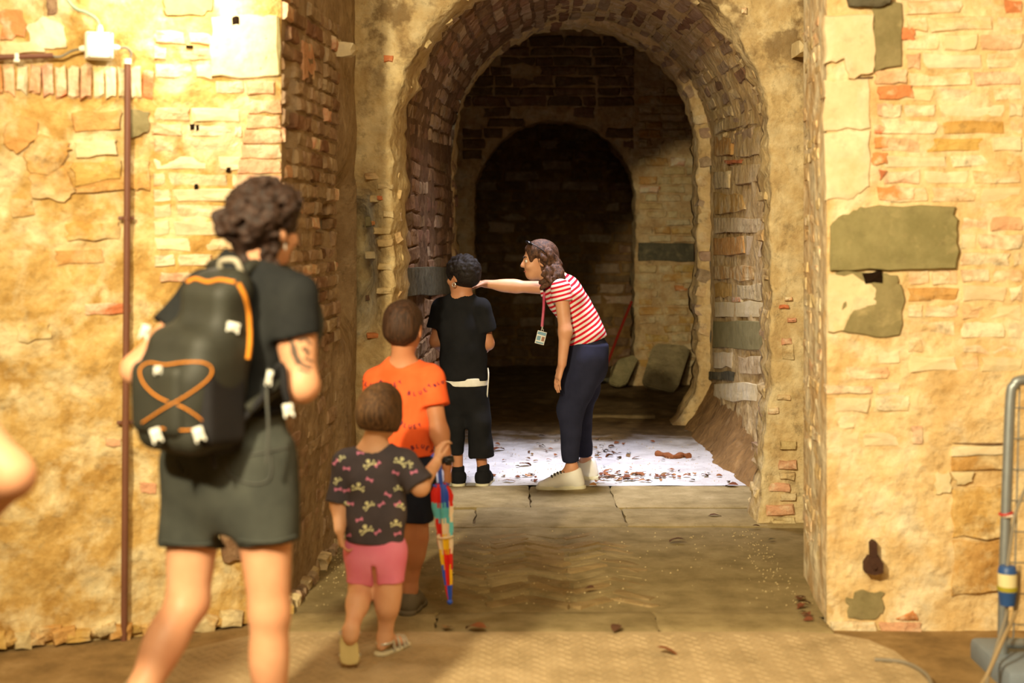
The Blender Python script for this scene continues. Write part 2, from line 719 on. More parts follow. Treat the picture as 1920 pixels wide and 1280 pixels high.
# plaster that got limewashed lighter in the upper right half
MIXW = {'brick': 6, 'brick_pink': 1, 'stone_pale': 3}
# soldier course under the cable
u0, zt = WL.at(-20, 118)
u1, zb = WL.at(288, 190)
nsol = 13
for i in range(nsol):
    uc = u0 + (u1 - u0) * (i + 0.5) / nsol
    WL.block(wl, uc, (zt + zb) / 2 + random.uniform(-.004, .004), (u1 - u0) / nsol - 0.006, zt - zb + random.uniform(-.012, .012),
             random.uniform(0.012, 0.03), {'brick_pink': 3, 'brick_orange': 2, 'brick': 2, 'stone_pale': 2}, 'brick', random.gauss(0, 0.03), 0.08)
# courses between the pipe and the corner
WL.courses(wl, (285, 215, 455, 500), 0.062, 0.22, {'stone_pale': 3, 'brick': 3}, (0.004, 0.012), 0.010, 0.06)
WL.courses(wl, (285, 62, 400, 152), 0.064, 0.20, {'brick_pink': 3, 'stone_pale': 2, 'brick': 3}, (0.004, 0.014), 0.010, 0.05)
WL.courses(wl, (400, 150, 526, 182), 0.066, 0.16, {'brick_orange': 1, 'brick_pink': 2, 'stone_pale': 1}, (0.006, 0.016), 0.010, 0.0)
for i, y in enumerate(range(186, 345, 28)):
    x0 = 468 - i * 5
    WL.slab(wl, [(x0, y + 1), (524, y + 2), (527, y + 26), (x0 - 3, y + 27)], 0.012, 'brick_pink', 'brick', rough=0.003)
for (pts, mat, pr, nm) in [
    ([(395, 34), (462, 28), (518, 30), (522, 142), (470, 147), (395, 144)], 'stone_pale', 0.012, 'stone'),
    ([(305, -4), (400, -6), (396, 22), (368, 30), (310, 30)], 'stone_grey', 0.014, 'stone'),
    ([(482, 32), (522, 32), (524, 142), (484, 144)], 'stone_grey', 0.018, 'stone'),
    ([(0, 22), (42, 20), (46, 70), (0, 76)], 'brick_orange', 0.014, 'brick'),
    ([(0, 84), (80, 78), (84, 98), (0, 102)], 'stone_pale', 0.014, 'stone'),
    ([(52, 45), (80, 30), (120, 50), (125, 90), (85, 92), (55, 78)], 'stone_pale', 0.014, 'stone'),
    ([(86, -8), (110, -8), (106, 25), (88, 30)], 'brick_dark', 0.012, 'brick'),
    ([(10, 235), (40, 215), (70, 228), (66, 262), (30, 290), (6, 270)], 'stone_ochre', 0.02, 'stone'),
    ([(75, 250), (130, 268), (128, 290), (90, 330), (50, 318), (44, 285)], 'stone_ochre', 0.018, 'stone'),
    ([(140, 268), (218, 262), (220, 290), (142, 296)], 'stone_pale', 0.016, 'stone'),
    ([(136, 305), (226, 300), (226, 335), (140, 350)], 'stone_ochre', 0.02, 'stone'),
    ([(140, 352), (278, 320), (282, 352), (140, 362)], 'stone_ochre', 0.016, 'stone'),
    ([(55, 320), (118, 310), (142, 360), (120, 380), (60, 372)], 'stone_ochre', 0.014, 'stone'),
    ([(242, 205), (280, 210), (276, 248), (244, 260)], 'stone_grey', 0.014, 'stone'),
    ([(244, 300), (280, 300), (282, 358), (244, 352)], 'stone_ochre', 0.014, 'stone'),
    ([(134, 212), (226, 205), (226, 242), (140, 248)], 'stone_ochre', 0.012, 'stone'),
    ([(20, 372), (60, 376), (66, 402), (24, 408)], 'stone_ochre', 0.010, 'stone'),
    ([(102, 470), (190, 466), (194, 492), (106, 498)], 'stone_ochre', 0.008, 'stone'),
    ([(30, 612), (92, 606), (96, 634), (34, 640)], 'plaster_low', 0.010, 'stone'),
    ([(256, 640), (300, 634), (304, 664), (258, 668)], 'plaster_low', 0.010, 'stone'),
    ([(122, 420), (222, 416), (224, 448), (126, 452)], 'stone_ochre', 0.012, 'stone'),
    ([(158, 570), (242, 568), (244, 586), (160, 590)], 'brick_orange', 0.010, 'brick'),
    ([(300, 510), (362, 512), (360, 528), (300, 528)], 'brick_pink', 0.010, 'brick'),
    ([(198, 822), (228, 822), (226, 836), (200, 836)], 'brick_pink', 0.008, 'brick'),
    ([(262, 905), (294, 908), (292, 926), (266, 924)], 'brick_pink', 0.008, 'brick'),
    ([(412, 1000), (440, 990), (456, 1015), (450, 1048), (418, 1052)], 'brick_dark', 0.03, 'stone'),
]:
    WL.slab(wl, pts, pr, mat, nm)
for x, y, w, h in ((440, 40, 16, 20), (360, 238, 9, 13), (370, 240, 6, 12), (428, 318, 8, 10), (368, 350, 7, 10), (354, 88, 14, 5)):
    u, z = WL.at(x, y)
    WL.block(wl, u, z, w / 500, h / 500, 0.013, 'hole_shade', 'hollow_shade', 0, 0.03)  # dark blocks on the wall, painted as the shade inside small holes
# rubble foot of the wall
for x in range(-10, 545, 26):
    u, z = WL.at(x, 1200)
    WL.block(wl, u, random.uniform(0.0, 0.02), random.uniform(.05, .1), random.uniform(.03, .07), random.uniform(.02, .05), {'plaster_low': 2, 'mortar': 1, 'stone_ochre': 1}, 'stone', random.gauss(0, .2), 0.08)

# ------------------------------------------------------------------ shaded side of the passage, left
WS = Wall((-0.925, 5.70), (-0.815, 7.46), -0.03, 3.3, 0.014, 8.0,
          dents=[(0.18, 2.06, 0.07, 0.20, 0.07), (0.94, 1.545, 0.14, 0.10, 0.12), (1.50, 1.45, 0.20, 0.34, 0.16), (0.62, 1.62, 0.05, 0.04, 0.05),
                 (1.34, 0.55, 0.12, 0.5, -0.03)])
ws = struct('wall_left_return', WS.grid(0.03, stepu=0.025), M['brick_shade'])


def ws_mask(u, z):
    for (du, dz, ru, rz, dep) in WS.dents[:4]:
        if abs(u - du) < ru * 0.95 and abs(z - dz) < rz * 0.95:
            return False
    return True


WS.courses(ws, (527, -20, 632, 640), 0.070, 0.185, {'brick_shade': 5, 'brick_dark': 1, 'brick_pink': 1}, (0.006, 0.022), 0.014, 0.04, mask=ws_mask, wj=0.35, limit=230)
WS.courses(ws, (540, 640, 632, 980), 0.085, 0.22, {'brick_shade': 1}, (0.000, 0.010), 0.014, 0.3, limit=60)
for x, y in ((627, 94),):
    u, z = WS.at(x, y)
    WS.block(ws, u, z, 0.13, 0.06, 0.10, 'stone_pale', 'stone', 0.05, 0.16)
u, z = WS.at(546, 92)
WS.slab(ws, [(563, 75), (585, 85), (586, 150), (566, 150)], 0.016, 'brick_pink', 'brick')
for i in range(18):
    u = 0.04 + i * 0.095
    WS.block(ws, u, random.uniform(0, .03), random.uniform(.06, .11), random.uniform(.04, .09), random.uniform(.01, .05), {'brick_shade': 1, 'mortar': 1}, 'stone', random.gauss(0, .2), 0.08)

# ------------------------------------------------------------------ front arch
A_SP, A_C = 2.0, 0.3625
oA = outline(-0.625, 1.350, A_SP, flare_r=0.085, fh=0.9)
oA_f = jag(oA, 0.022, 1.0)
oA_m = jag(outline(-0.588, 1.340, A_SP, flare_r=0.08, fh=0.9), 0.026, 2.0)
oA_b = jag(outline(-0.566, 1.345, A_SP, flare_r=0.08, fh=0.9), 0.03, 3.0)
oV0 = outline(-0.60, 1.53, 2.05)
oV1 = outline(-0.47, 1.545, 2.17)
rA = rect_outline(oA, -1.0, 1.62, 4.0, A_C, A_SP)
wa = struct('wall_arch', loft([(rA, 7.42), (oA_f, 7.40), (oA_m, 7.52), (oA_b, 7.68), (oV0, 7.70)], [14, 4, 4, 2], 0.016, 2.0), M['arch_face'])
for v in wa.data.vertices:           # hollow worn into the foot of the face beside the passage wall
    w = math.exp(-((v.co.x + 0.86) / 0.14) ** 4 - ((v.co.z - 1.38) / 0.36) ** 4)
    v.co.y += 0.26 * w * (1 + 0.5 * fbm(v.co, 6, 2))
WA = Wall((-1.0, 7.40), (1.62, 7.40), 0, 4, 0.016, 2.0, fade=False)
WA.lump = lambda u, z: -0.26 * math.exp(-((u - 0.14) / 0.14) ** 4 - ((z - 1.38) / 0.36) ** 4)
# ragged edge bricks of the arch ring
nv = 74
for i in range(nv):
    t = (i + 0.5) / nv * (len(oA) - 1)
    k = int(t)
    a, b = Vector((oA_m[k][0], 0, oA_m[k][1])), Vector((oA_m[k + 1][0], 0, oA_m[k + 1][1]))
    p = a.lerp(b, t - k)
    tg = (b - a).normalized()
    nr = Vector((-tg.z, 0, tg.x))          # outwards from the opening
    if nr.dot(Vector((p.x - A_C, 0, p.z - 1.0))) < 0:
        nr = -nr
    if p.z > 2.98:
        continue
    seg = 0.062
    c = Vector((p.x, 7.60 + random.uniform(-.03, .03), p.z)) + nr * (0.052 + random.uniform(-.016, .010))
    put_block(wa, c, Vector((0, 1, 0)), tg, tg.cross(Vector((0, 1, 0))) if False else -nr, (random.uniform(.16, .24), seg * random.uniform(.8, 1.05), 0.09),
              {'vault_plaster': 4, 'mortar': 1, 'brick_shade': 1}, 'brick', random.gauss(0, .06))
# bricks showing through the plaster of the face
for (x, y, w, h, m) in [(705, 372, 26, 14, 'brick'), (728, 402, 20, 13, 'brick'), (700, 418, 14, 9, 'brick_orange'), (716, 433, 34, 13, 'brick'), (712, 371, 12, 8, 'brick_orange'),
                        (690, 415, 22, 22, 'stone_grey'), (722, 455, 30, 14, 'brick'), (695, 480, 34, 16, 'vault_plaster'), (722, 500, 28, 13, 'vault_plaster'),
                        (720, 545, 30, 12, 'brick'), (692, 560, 24, 10, 'brick_dark'), (722, 350, 30, 10, 'stone_pale'), (700, 330, 34, 13, 'vault_plaster'),
                        (728, 110, 18, 12, 'brick_orange'), (700, 630, 26, 10, 'brick_orange'), (1395, 20, 10, 12, 'brick_orange'), (1475, 640, 20, 12, 'brick_pink'), (1478, 560, 14, 7, 'brick_orange'),
                        (1470, 575, 18, 7, 'brick_orange'), (1485, 600, 16, 8, 'brick_pink'), (1478, 660, 22, 30, 'brick'), (1470, 745, 26, 10, 'vault_plaster'), (1478, 835, 30, 16, 'brick'), (1478, 872, 34, 16, 'brick_pink'),
                        (1476, 892, 30, 14, 'brick'), (1462, 914, 40, 16, 'brick_pink'), (1478, 932, 30, 14, 'brick'), (1462, 956, 52, 20, 'brick_pink'), (1470, 976, 46, 14, 'brick'), (1450, 770, 20, 12, 'brick_pink')]:
    u, z = WA.at(x, y)
    WA.block(wa, u, z, w / 360, h / 360, random.uniform(0.006, 0.014), {'brick': 'arch_face', 'stone_pale': 'vault_plaster'}.get(m, m), 'brick', random.gauss(0, .03), 0.05)

# ------------------------------------------------------------------ vault between the two arches, with its light shaft


def in_shaft(c):
    return abs(c.x - 0.46) < 0.44 and c.z > 2.7 and 8.30 < c.y < 9.20


wv = struct('wall_vault', loft([(oV0, 7.70), (oV1, 11.08)], [56], 0.02, 5.0, skip=in_shaft), [M['vault_plaster'], M['vault_brown_shade']])
wv.data.polygons.foreach_set('material_index', [1 if p.center.x < 0.35 + 0.3 * fbm(p.center, 2.0, 2) else 0 for p in wv.data.polygons])  # left half: brown masonry with its shade put into the colour
VL = Wall((-0.60, 7.70), (-0.47, 11.08), 0, 2.1, 0.02, 5.0, fade=False)
VL.lump = lambda u, z: 0.012 * fbm((u, z, 3), 3.0, 2)
VR = Wall((1.545, 11.08), (1.53, 7.70), 0, 2.1, 0.02, 5.0, fade=False)
VR.lump = lambda u, z: 0.012 * fbm((u, z, 7), 3.0, 2)
# left jamb: brown brick courses with painted shade and two long grey blocks
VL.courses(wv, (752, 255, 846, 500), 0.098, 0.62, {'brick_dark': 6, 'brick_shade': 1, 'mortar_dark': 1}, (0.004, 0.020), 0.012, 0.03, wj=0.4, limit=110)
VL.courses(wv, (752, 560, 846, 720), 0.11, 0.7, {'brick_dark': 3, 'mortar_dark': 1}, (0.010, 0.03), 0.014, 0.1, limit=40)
VL.slab(wv, [(757, 502), (842, 500), (842, 553), (757, 556)], 0.03, 'stone_dark', 'stone', rough=0.004)
# right jamb: ochre stones in pale mortar
for (pts, mat, pr) in [
    ([(1340, 446), (1395, 442), (1397, 474), (1340, 478)], 'stone_ochre', 0.02),
    ([(1340, 498), (1416, 500), (1414, 524), (1340, 524)], 'stone_ochre', 0.02),
    ([(1340, 360), (1392, 366), (1398, 392), (1342, 402)], 'stone_ochre', 0.018),
    ([(1340, 256), (1372, 258), (1372, 290), (1340, 292)], 'stone_ochre', 0.016),
    ([(1372, 310), (1436, 306), (1436, 340), (1380, 346)], 'vault_plaster', 0.016),
    ([(1340, 602), (1441, 604), (1441, 656), (1338, 652)], 'stone_grey', 0.022),
    ([(1332, 696), (1380, 698), (1378, 714), (1332, 712)], 'stone_dark', 0.022),
    ([(1340, 408), (1438, 408), (1438, 436), (1342, 438)], 'mortar', 0.014),
    ([(1402, 442), (1438, 444), (1438, 478), (1402, 478)], 'stone_pale', 0.014),
    ([(1342, 532), (1376, 532), (1376, 556), (1342, 558)], 'stone_ochre', 0.014),
    ([(1384, 534), (1438, 534), (1438, 562), (1386, 562)], 'mortar', 0.014),
    ([(1342, 566), (1438, 568), (1438, 594), (1342, 594)], 'stone_pale', 0.012),
    ([(1340, 660), (1376, 660), (1374, 690), (1340, 690)], 'stone_pale', 0.016),
    ([(1385, 668), (1434, 668), (1434, 700), (1388, 700)], 'mortar', 0.014),
    ([(1360, 300), (1392, 299), (1390, 306), (1362, 306)], 'brick_orange', 0.016),
    ([(1340, 322), (1368, 320), (1368, 352), (1342, 354)], 'mortar', 0.016),
    ([(1376, 556), (1392, 556), (1392, 566), (1376, 566)], 'brick_orange', 0.016),
    ([(1346, 212), (1420, 204), (1424, 232), (1346, 246)], 'vault_plaster', 0.016),
    ([(1382, 254), (1432, 250), (1434, 290), (1382, 294)], 'vault_plaster', 0.016),
    ([(1340, 720), (1424, 722), (1420, 752), (1338, 750)], 'stone_pale', 0.014),
]:
    VR.slab(wv, pts, pr, mat, 'stone', rough=0.008)
# soffit: courses that run from one arch to the other
nth, count = 34, 0
for j in range(nth):
    th = math.pi * (1 - (j + 0.5) / nth)
    y = 7.85 + random.uniform(0, .2)
    while y < 10.9:
        w = random.uniform(0.28, 0.5)
        yc = y + w / 2
        y += w
        t = (yc - 7.70) / 3.38
        xl, xr, sp = -0.60 + 0.13 * t, 1.53 + 0.015 * t, 2.05 + 0.12 * t
        r, c = (xr - xl) / 2, (xr + xl) / 2
        pz = sp + r * math.sin(th)
        if pz > CAMZ + 0.163 * (yc + w / 2) or in_shaft(Vector((c + r * math.cos(th), yc, pz + .2))) or random.random() < 0.05:
            continue
        nr = Vector((math.cos(th), 0, math.sin(th)))
        tg = Vector((-math.sin(th), 0, math.cos(th)))
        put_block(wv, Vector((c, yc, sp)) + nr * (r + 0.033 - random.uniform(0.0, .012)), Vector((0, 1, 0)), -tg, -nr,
                  (w - .015, math.pi * r / nth - 0.014, 0.07), {'brick_dark': 1, 'brick_shade': 3, 'vault_plaster': 5} if j > 16 else {'brick_dark': 5, 'brick_shade': 2}, 'brick', random.gauss(0, .015))  # paler bricks on the lit right, darker ones for the left's shade
        count += 1
# the shaft
sh = []
for (x, y) in ((0.0, 8.26), (0.92, 8.26), (0.92, 9.26), (0.0, 9.26)):
    sh += [Vector((x, y, 3.06)), Vector((x, y, 4.6))]
struct('wall_shaft', mesh('shaft', sh, [(0, 1, 3, 2), (2, 3, 5, 4), (4, 5, 7, 6), (6, 7, 1, 0)]), M['mortar'])

# ------------------------------------------------------------------ second arch
B_SP, B_C = 2.19, 0.498
oB = outline(-0.456, 1.452, B_SP, flare_r=0.20, fh=0.42)
oB_f = jag(oB, 0.02, 11.0)
oB_b = jag(oB, 0.03, 12.0)
rB = rect_outline(oB, -1.6, 2.6, 4.0, B_C, B_SP)
wb = struct('wall_middle', loft([(oV1, 11.06), (oB_f, 11.10), (oB_b, 11.45), (rB, 11.47)], [4, 6, 6], 0.018, 21.0), M['vault_plaster'])
for i in range(60):
    t = (i + 0.5) / 60 * (len(oB) - 1)
    k = int(t)
    a, b = Vector((oB_f[k][0], 0, oB_f[k][1])), Vector((oB_f[k + 1][0], 0, oB_f[k + 1][1]))
    p = a.lerp(b, t - k)
    if p.z < 0.5:
        continue
    tg = (b - a).normalized()
    nr = Vector((-tg.z, 0, tg.x))
    if nr.dot(Vector((p.x - B_C, 0, p.z - 1.0))) < 0:
        nr = -nr
    put_block(wb, Vector((p.x, 11.2, p.z)) + nr * (0.05 + random.uniform(-.016, .014)), Vector((0, 1, 0)), tg, -nr,
              (random.uniform(.2, .3), 0.09 * random.uniform(.8, 1.05), 0.10), {'vault_plaster': 4, 'brick_shade': 2} if i > 28 else {'brick_dark': 1, 'brick_shade': 1}, 'brick', random.gauss(0, .05))  # left half in darker bricks, continuing the painted shade of the vault
# earth and fallen plaster banked up at the foot of the right jamb
vs, fs = [], []
nu, nw = 40, 14
for i in range(nu + 1):
    y = 8.2 + (11.35 - 8.2) * i / nu
    for j in range(nw + 1):
        t = j / nw
        hgt = 0.36 + 0.07 * fbm((y, 1, 0), 1.5, 2)
        wid = 0.30 + 0.05 * fbm((y, 5, 0), 2.0, 2) - 0.10 * max(0, 9.2 - y)
        prof = (1 - t) ** 1.6
        p = Vector((1.60 - wid * t - 0.02, y, hgt * prof - 0.02))
        vs.append(p + Vector((fbm(p, 5, 3), 0, fbm(p + Vector((4, 0, 0)), 5, 3))) * 0.03)
for i in range(nu):
    for j in range(nw):
        a = i * (nw + 1) + j
        fs.append((a, a + nw + 1, a + nw + 2, a + 1))
link('earth_bank', mesh('bank', vs, fs, True), masonry('earth', [srgb(120, 88, 54), srgb(146, 110, 70)], srgb(180, 146, 100), 0.6, 0.8, 6, dirt_amt=0.6), wb)

# ------------------------------------------------------------------ middle chamber and third arch
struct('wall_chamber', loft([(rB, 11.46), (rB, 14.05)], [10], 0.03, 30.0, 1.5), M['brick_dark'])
C_SP = 1.82
oC = outline(-0.368, 1.211, C_SP, flare_r=0.10, fh=0.2)
oC_f, oC_b = jag(oC, 0.015, 15.0), jag(oC, 0.02, 16.0)
rC = rect_outline(oC, -1.6, 2.6, 4.0, 0.42, C_SP)
wc = struct('wall_inner', loft([(rC, 14.02), (oC_f, 14.0), (oC_b, 14.45), (rC, 14.47)], [14, 6, 6], 0.02, 33.0), M['vault_plaster'])
WC = Wall((-1.6, 14.0), (2.6, 14.0), 0, 4, 0.02, 1, fade=False)
WC.lump = lambda u, z: 0.0


def wc_mask(u, z):
    x = u - 1.6
    if z < C_SP:
        return x > 1.30 or x < -0.46
    return math.hypot(x - 0.42, z - C_SP) > 0.88


WC.courses(wc, (1196, 160, 1306, 455), 0.085, 0.26, {'vault_plaster': 5, 'stone_ochre': 2, 'mortar': 2, 'brick_pink': .5}, (0.004, 0.024), 0.016, 0.22, 'stone', wc_mask)
WC.courses(wc, (1196, 492, 1306, 690), 0.085, 0.24, {'vault_plaster': 4, 'stone_ochre': 3, 'mortar': 2}, (0.004, 0.024), 0.016, 0.22, 'stone', wc_mask)
WC.courses(wc, (866, 60, 1190, 300), 0.10, 0.34, {'brick_dark': 3, 'mortar_dark': 3}, (0.004, 0.024), 0.016, 0.2, 'stone', wc_mask)
WC.slab(wc, [(1197, 455), (1304, 457), (1306, 490), (1197, 489)], 0.04, 'stone_dark', 'stone', rough=0.006)
WC.slab(wc, [(1264, 510), (1304, 510), (1304, 530), (1266, 530)], 0.034, 'stone_ochre', 'stone', rough=0.006)
WC.slab(wc, [(1202, 350), (1238, 350), (1238, 355), (1202, 356)], 0.03, 'brick_orange', 'brick', rough=0.003)
WC.slab(wc, [(1264, 535), (1290, 536), (1288, 545), (1266, 545)], 0.03, 'brick_orange', 'brick', rough=0.003)
# ------------------------------------------------------------------ last chamber
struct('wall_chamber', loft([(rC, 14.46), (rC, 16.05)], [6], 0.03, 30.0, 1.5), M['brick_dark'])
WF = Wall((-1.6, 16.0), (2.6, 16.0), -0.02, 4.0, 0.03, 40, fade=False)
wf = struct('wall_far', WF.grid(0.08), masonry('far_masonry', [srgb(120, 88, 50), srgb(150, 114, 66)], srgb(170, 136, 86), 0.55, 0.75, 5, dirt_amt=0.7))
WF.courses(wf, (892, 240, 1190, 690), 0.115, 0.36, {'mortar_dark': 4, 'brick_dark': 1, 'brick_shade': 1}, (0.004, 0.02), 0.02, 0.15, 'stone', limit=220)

# ------------------------------------------------------------------ right front wall and the side of its pier
WR = Wall((1.235, 5.58), (3.3, 5.42), -0.03, 3.3, 0.016, 50.0)
ra_, rz_ = WR.at(1783, 834)
WR.dents = [(ra_ + 0.55, rz_ / 2 - 0.1, 0.55, rz_ / 2 + 0.1, 0.045)]
wr = struct('wall_right', WR.grid(0.028), M['plaster'])
WRs = Wall((1.30, 6.34), (1.235, 5.58), -0.03, 3.3, 0.012, 56.0)
wrs = struct('wall_right_return', WRs.grid(0.03), M['plaster'])
struct('wall_right_return', Wall((1.66, 7.46), (1.30, 6.34), -0.03, 3.3, 0.0, 0).grid(0.3), M['plaster'])
WRs.courses(wrs, (1508, 60, 1538, 1060), 0.068, 0.24, {'plaster': 4, 'brick': 2, 'vault_plaster': 1}, (0.000, 0.006), 0.012, 0.25, limit=120)
RB = {'brick': 5, 'stone_pale': 4, 'brick_pink': 1, 'stone_ochre': .6}
WR.courses(wr, (1650, 165, 1920, 382), 0.066, 0.23, RB, (0.003, 0.012), 0.010, 0.06, limit=120)
WR.courses(wr, (1698, -10, 1920, 163), 0.068, 0.23, {'brick_pink': 3, 'brick': 4, 'brick_orange': .7, 'stone_ochre': 1, 'stone_pale': 1}, (0.003, 0.014), 0.010, 0.05, limit=60)
WR.courses(wr, (1800, 384, 1920, 700), 0.068, 0.23, RB, (0.002, 0.010), 0.010, 0.15, limit=60)
WR.courses(wr, (1700, 512, 1800, 700), 0.068, 0.22, RB, (0.002, 0.010), 0.010, 0.15, limit=40)
WR.courses(wr, (1560, 640, 1690, 840), 0.068, 0.24, {'stone_pale': 4, 'brick': 2}, (0.001, 0.008), 0.010, 0.35, limit=30)
for (pts, mat, pr, nm, lab) in [
    ([(1556, 424), (1580, 402), (1612, 388), (1660, 386), (1792, 388), (1796, 440), (1793, 504), (1700, 506), (1556, 508)], 'stone_grey', 0.035, 'stone', 'large green-grey block'),
    ([(1566, 512), (1640, 512), (1682, 516), (1692, 540), (1686, 628), (1640, 632), (1568, 618)], 'stone_grey', 0.016, 'stone', None),
    ([(1552, 512), (1620, 514), (1648, 540), (1650, 570), (1600, 585), (1580, 620), (1552, 622)], 'stone_pale', 0.022, 'stone', None),
    ([(1545, 30), (1638, 28), (1640, 80), (1636, 138), (1590, 148), (1582, 110), (1545, 120)], 'stone_pale', 0.024, 'stone', None),
    ([(1632, 6), (1690, 6), (1690, 124), (1640, 136), (1634, 80)], 'stone_grey', 0.020, 'stone', None),
    ([(1584, -12), (1672, -12), (1668, 8), (1640, 16), (1590, 14)], 'stone_dark', 0.06, 'stone', 'dark broken ledge stone'),
    ([(1690, -14), (1790, -14), (1790, -3), (1690, -2)], 'stone_grey', 0.02, 'stone', None),
    ([(1545, 150), (1628, 148), (1632, 240), (1545, 246)], 'stone_pale', 0.012, 'stone', None),
    ([(1545, 250), (1632, 244), (1630, 350), (1600, 372), (1548, 376)], 'stone_pale', 0.012, 'stone', None),
    ([(1646, 162), (1710, 160), (1714, 184), (1648, 186)], 'brick_orange', 0.016, 'brick', None),
    ([(1690, 52), (1716, 52), (1716, 74), (1690, 74)], 'brick_orange', 0.016, 'brick', None),
    ([(1638, 232), (1662, 240), (1662, 250), (1640, 250)], 'brick_orange', 0.014, 'brick', None),
    ([(1640, 258), (1666, 258), (1666, 276), (1640, 278)], 'brick_orange', 0.014, 'brick', None),
    ([(1636, 288), (1664, 286), (1664, 307), (1636, 308)], 'brick_orange', 0.014, 'brick', None),
    ([(1648, 318), (1664, 320), (1650, 338)], 'brick_orange', 0.012, 'brick', None),
    ([(1644, 350), (1716, 352), (1714, 374), (1648, 374)], 'brick_orange', 0.014, 'brick', None),
    ([(1644, 195), (1674, 195), (1672, 214), (1646, 216)], 'brick_pink', 0.014, 'brick', None),
    ([(1640, 132), (1700, 130), (1700, 156), (1642, 158)], 'brick_pink', 0.016, 'brick', None),
    ([(1680, 1160), (1712, 1144), (1722, 1162)], 'brick_orange', 0.012, 'brick', None),
    ([(1650, 1166), (1728, 1168), (1728, 1188), (1652, 1186)], 'brick_pink', 0.012, 'brick', None),
    ([(1586, 1120), (1620, 1106), (1660, 1112), (1656, 1150), (1640, 1162), (1590, 1158)], 'stone_grey', 0.010, 'stone', None),
    ([(1556, 1164), (1640, 1166), (1645, 1190), (1560, 1190)], 'brick', 0.018, 'brick', None),
    ([(1598, 1196), (1722, 1200), (1724, 1222), (1600, 1222)], 'stone_dark', 0.10, 'stone', None),
    ([(1708, 798), (1730, 800), (1730, 832), (1712, 832)], 'brick_pink', 0.008, 'brick', None),
    ([(1548, 722), (1636, 724), (1634, 736), (1550, 738)], 'brick_pink', 0.008, 'brick', None),
    ([(1640, 740), (1706, 742), (1704, 770), (1644, 768)], 'brick', 0.008, 'brick', None),
    ([(1786, 838), (1888, 836), (1888, 852), (1786, 856)], 'stone_pale', 0.02, 'stone', None),
    ([(1786, 858), (1888, 854), (1888, 882), (1786, 884)], 'stone_ochre', 0.012, 'stone', None),
    ([(1784, 886), (1830, 886), (1826, 904), (1796, 910)], 'stone_pale', 0.016, 'stone', None),
    ([(1754, 890), (1782, 886), (1784, 925), (1756, 928)], 'stone_pale', 0.012, 'stone', None),
    ([(1786, 1190), (1810, 1188), (1812, 1224), (1788, 1226)], 'brick_dark', 0.012, 'stone', None),
    ([(1786, 920), (1884, 910), (1880, 1010), (1788, 1010)], 'plaster_low', 0.012, 'stone', None),
    ([(1788, 1015), (1880, 1014), (1876, 1110), (1786, 1120)], 'plaster_low', 0.010, 'stone', None),
]:
    WR.slab(wr, pts, pr, mat, nm, lab)
# dark joints, and dark blocks painted as the shade in putlog holes
for (x, y, w, h, r) in [(1834, 833, 104, 3, 0.0), (1620, 146, 34, 4, 0.05), (1800, 374, 12, 4, 0), (1544, 184, 8, 4, .5), (1796, 45, 8, 12, 0)]:
    u, z = WR.at(x, y)
    WR.block(wr, u, z, w / 478, h / 478, 0.006, 'mortar_dark', 'joint', r, 0.03)
u, z = WR.at(1636, 520)
WR.block(wr, u, z, 0.075, 0.045, 0.03, 'hole_shade', 'hollow_shade', 0.1, 0.04)
# small stone that sticks out beside the arch
put_block(wa, P(1501, 92, 7.30), Vector((1, 0, 0)), Vector((0, 0, 1)), Vector((0, -1, 0)), (0.055, 0.065, 0.2), 'stone_pale', 'stone')

# ------------------------------------------------------------------ floors
def floor_grid(x0, x1, y0, y1, z, amp, step, seed=0.0, fn=None):
    nx, ny = max(1, int((x1 - x0) / step)), max(1, int((y1 - y0) / step))
    vs = []
    for j in range(ny + 1):
        for i in range(nx + 1):
            x, y = x0 + (x1 - x0) * i / nx, y0 + (y1 - y0) * j / ny
            h = amp * fbm((x + seed, y, seed), 3.0, 4)
            if fn:
                h += fn(x, y)
            vs.append((x, y, z + h))
    fs = [(j * (nx + 1) + i, j * (nx + 1) + i + 1, (j + 1) * (nx + 1) + i + 1, (j + 1) * (nx + 1) + i) for j in range(ny) for i in range(nx)]
    return mesh('floor', vs, fs, True)


def ground(name, cols, bump=0.4, scale=6.0, dirt=0.5):
    t = NT(name)
    p = t.pos()
    c = t.ramp(t.noise(p, scale, 7, 0.65), [(0.3, cols[0]), (0.52, cols[1]), (0.72, cols[2])])
    c = t.mix(t.math('MULTIPLY', t.ramp(t.noise(p, scale * 6, 5, 0.7), [(0.58, (0, 0, 0)), (0.72, (1, 1, 1))]), dirt), c, tuple(x * 0.35 for x in cols[0][:3]))
    r = t.rand()
    hs = t.n('ShaderNodeHueSaturation')
    t.l(c, hs.inputs['Color'])
    t.l(t.math('ADD', t.math('MULTIPLY', r, 0.3), 0.85), hs.inputs['Value'])
    b = t.bump(t.noise(p, 60, 6, 0.7), bump, 0.004)
    return t.out(hs.outputs[0], 0.95, b, 0.1)


M['dust'] = ground('dusty_floor', [srgb(122, 106, 72), srgb(146, 128, 90), srgb(164, 146, 106)], dirt=0.25)
M['floor_brick'] = ground('worn_floor_brick', [srgb(122, 100, 66), srgb(140, 118, 80), srgb(158, 136, 98)], dirt=0.4)
M['slab'] = ground('floor_slab', [srgb(122, 106, 72), srgb(144, 127, 90), srgb(162, 144, 106)], dirt=0.45)
M['slab_pale'] = ground('pale_slab', [srgb(164, 142, 98), srgb(182, 162, 118), srgb(194, 176, 132)], dirt=0.25)
M['concrete'] = ground('pale_concrete', [srgb(178, 172, 168), srgb(200, 196, 194), srgb(212, 208, 208)], dirt=0.3)
M['earth_floor'] = ground('dark_earth', [srgb(86, 70, 46), srgb(110, 90, 60), srgb(132, 110, 76)], dirt=0.5)

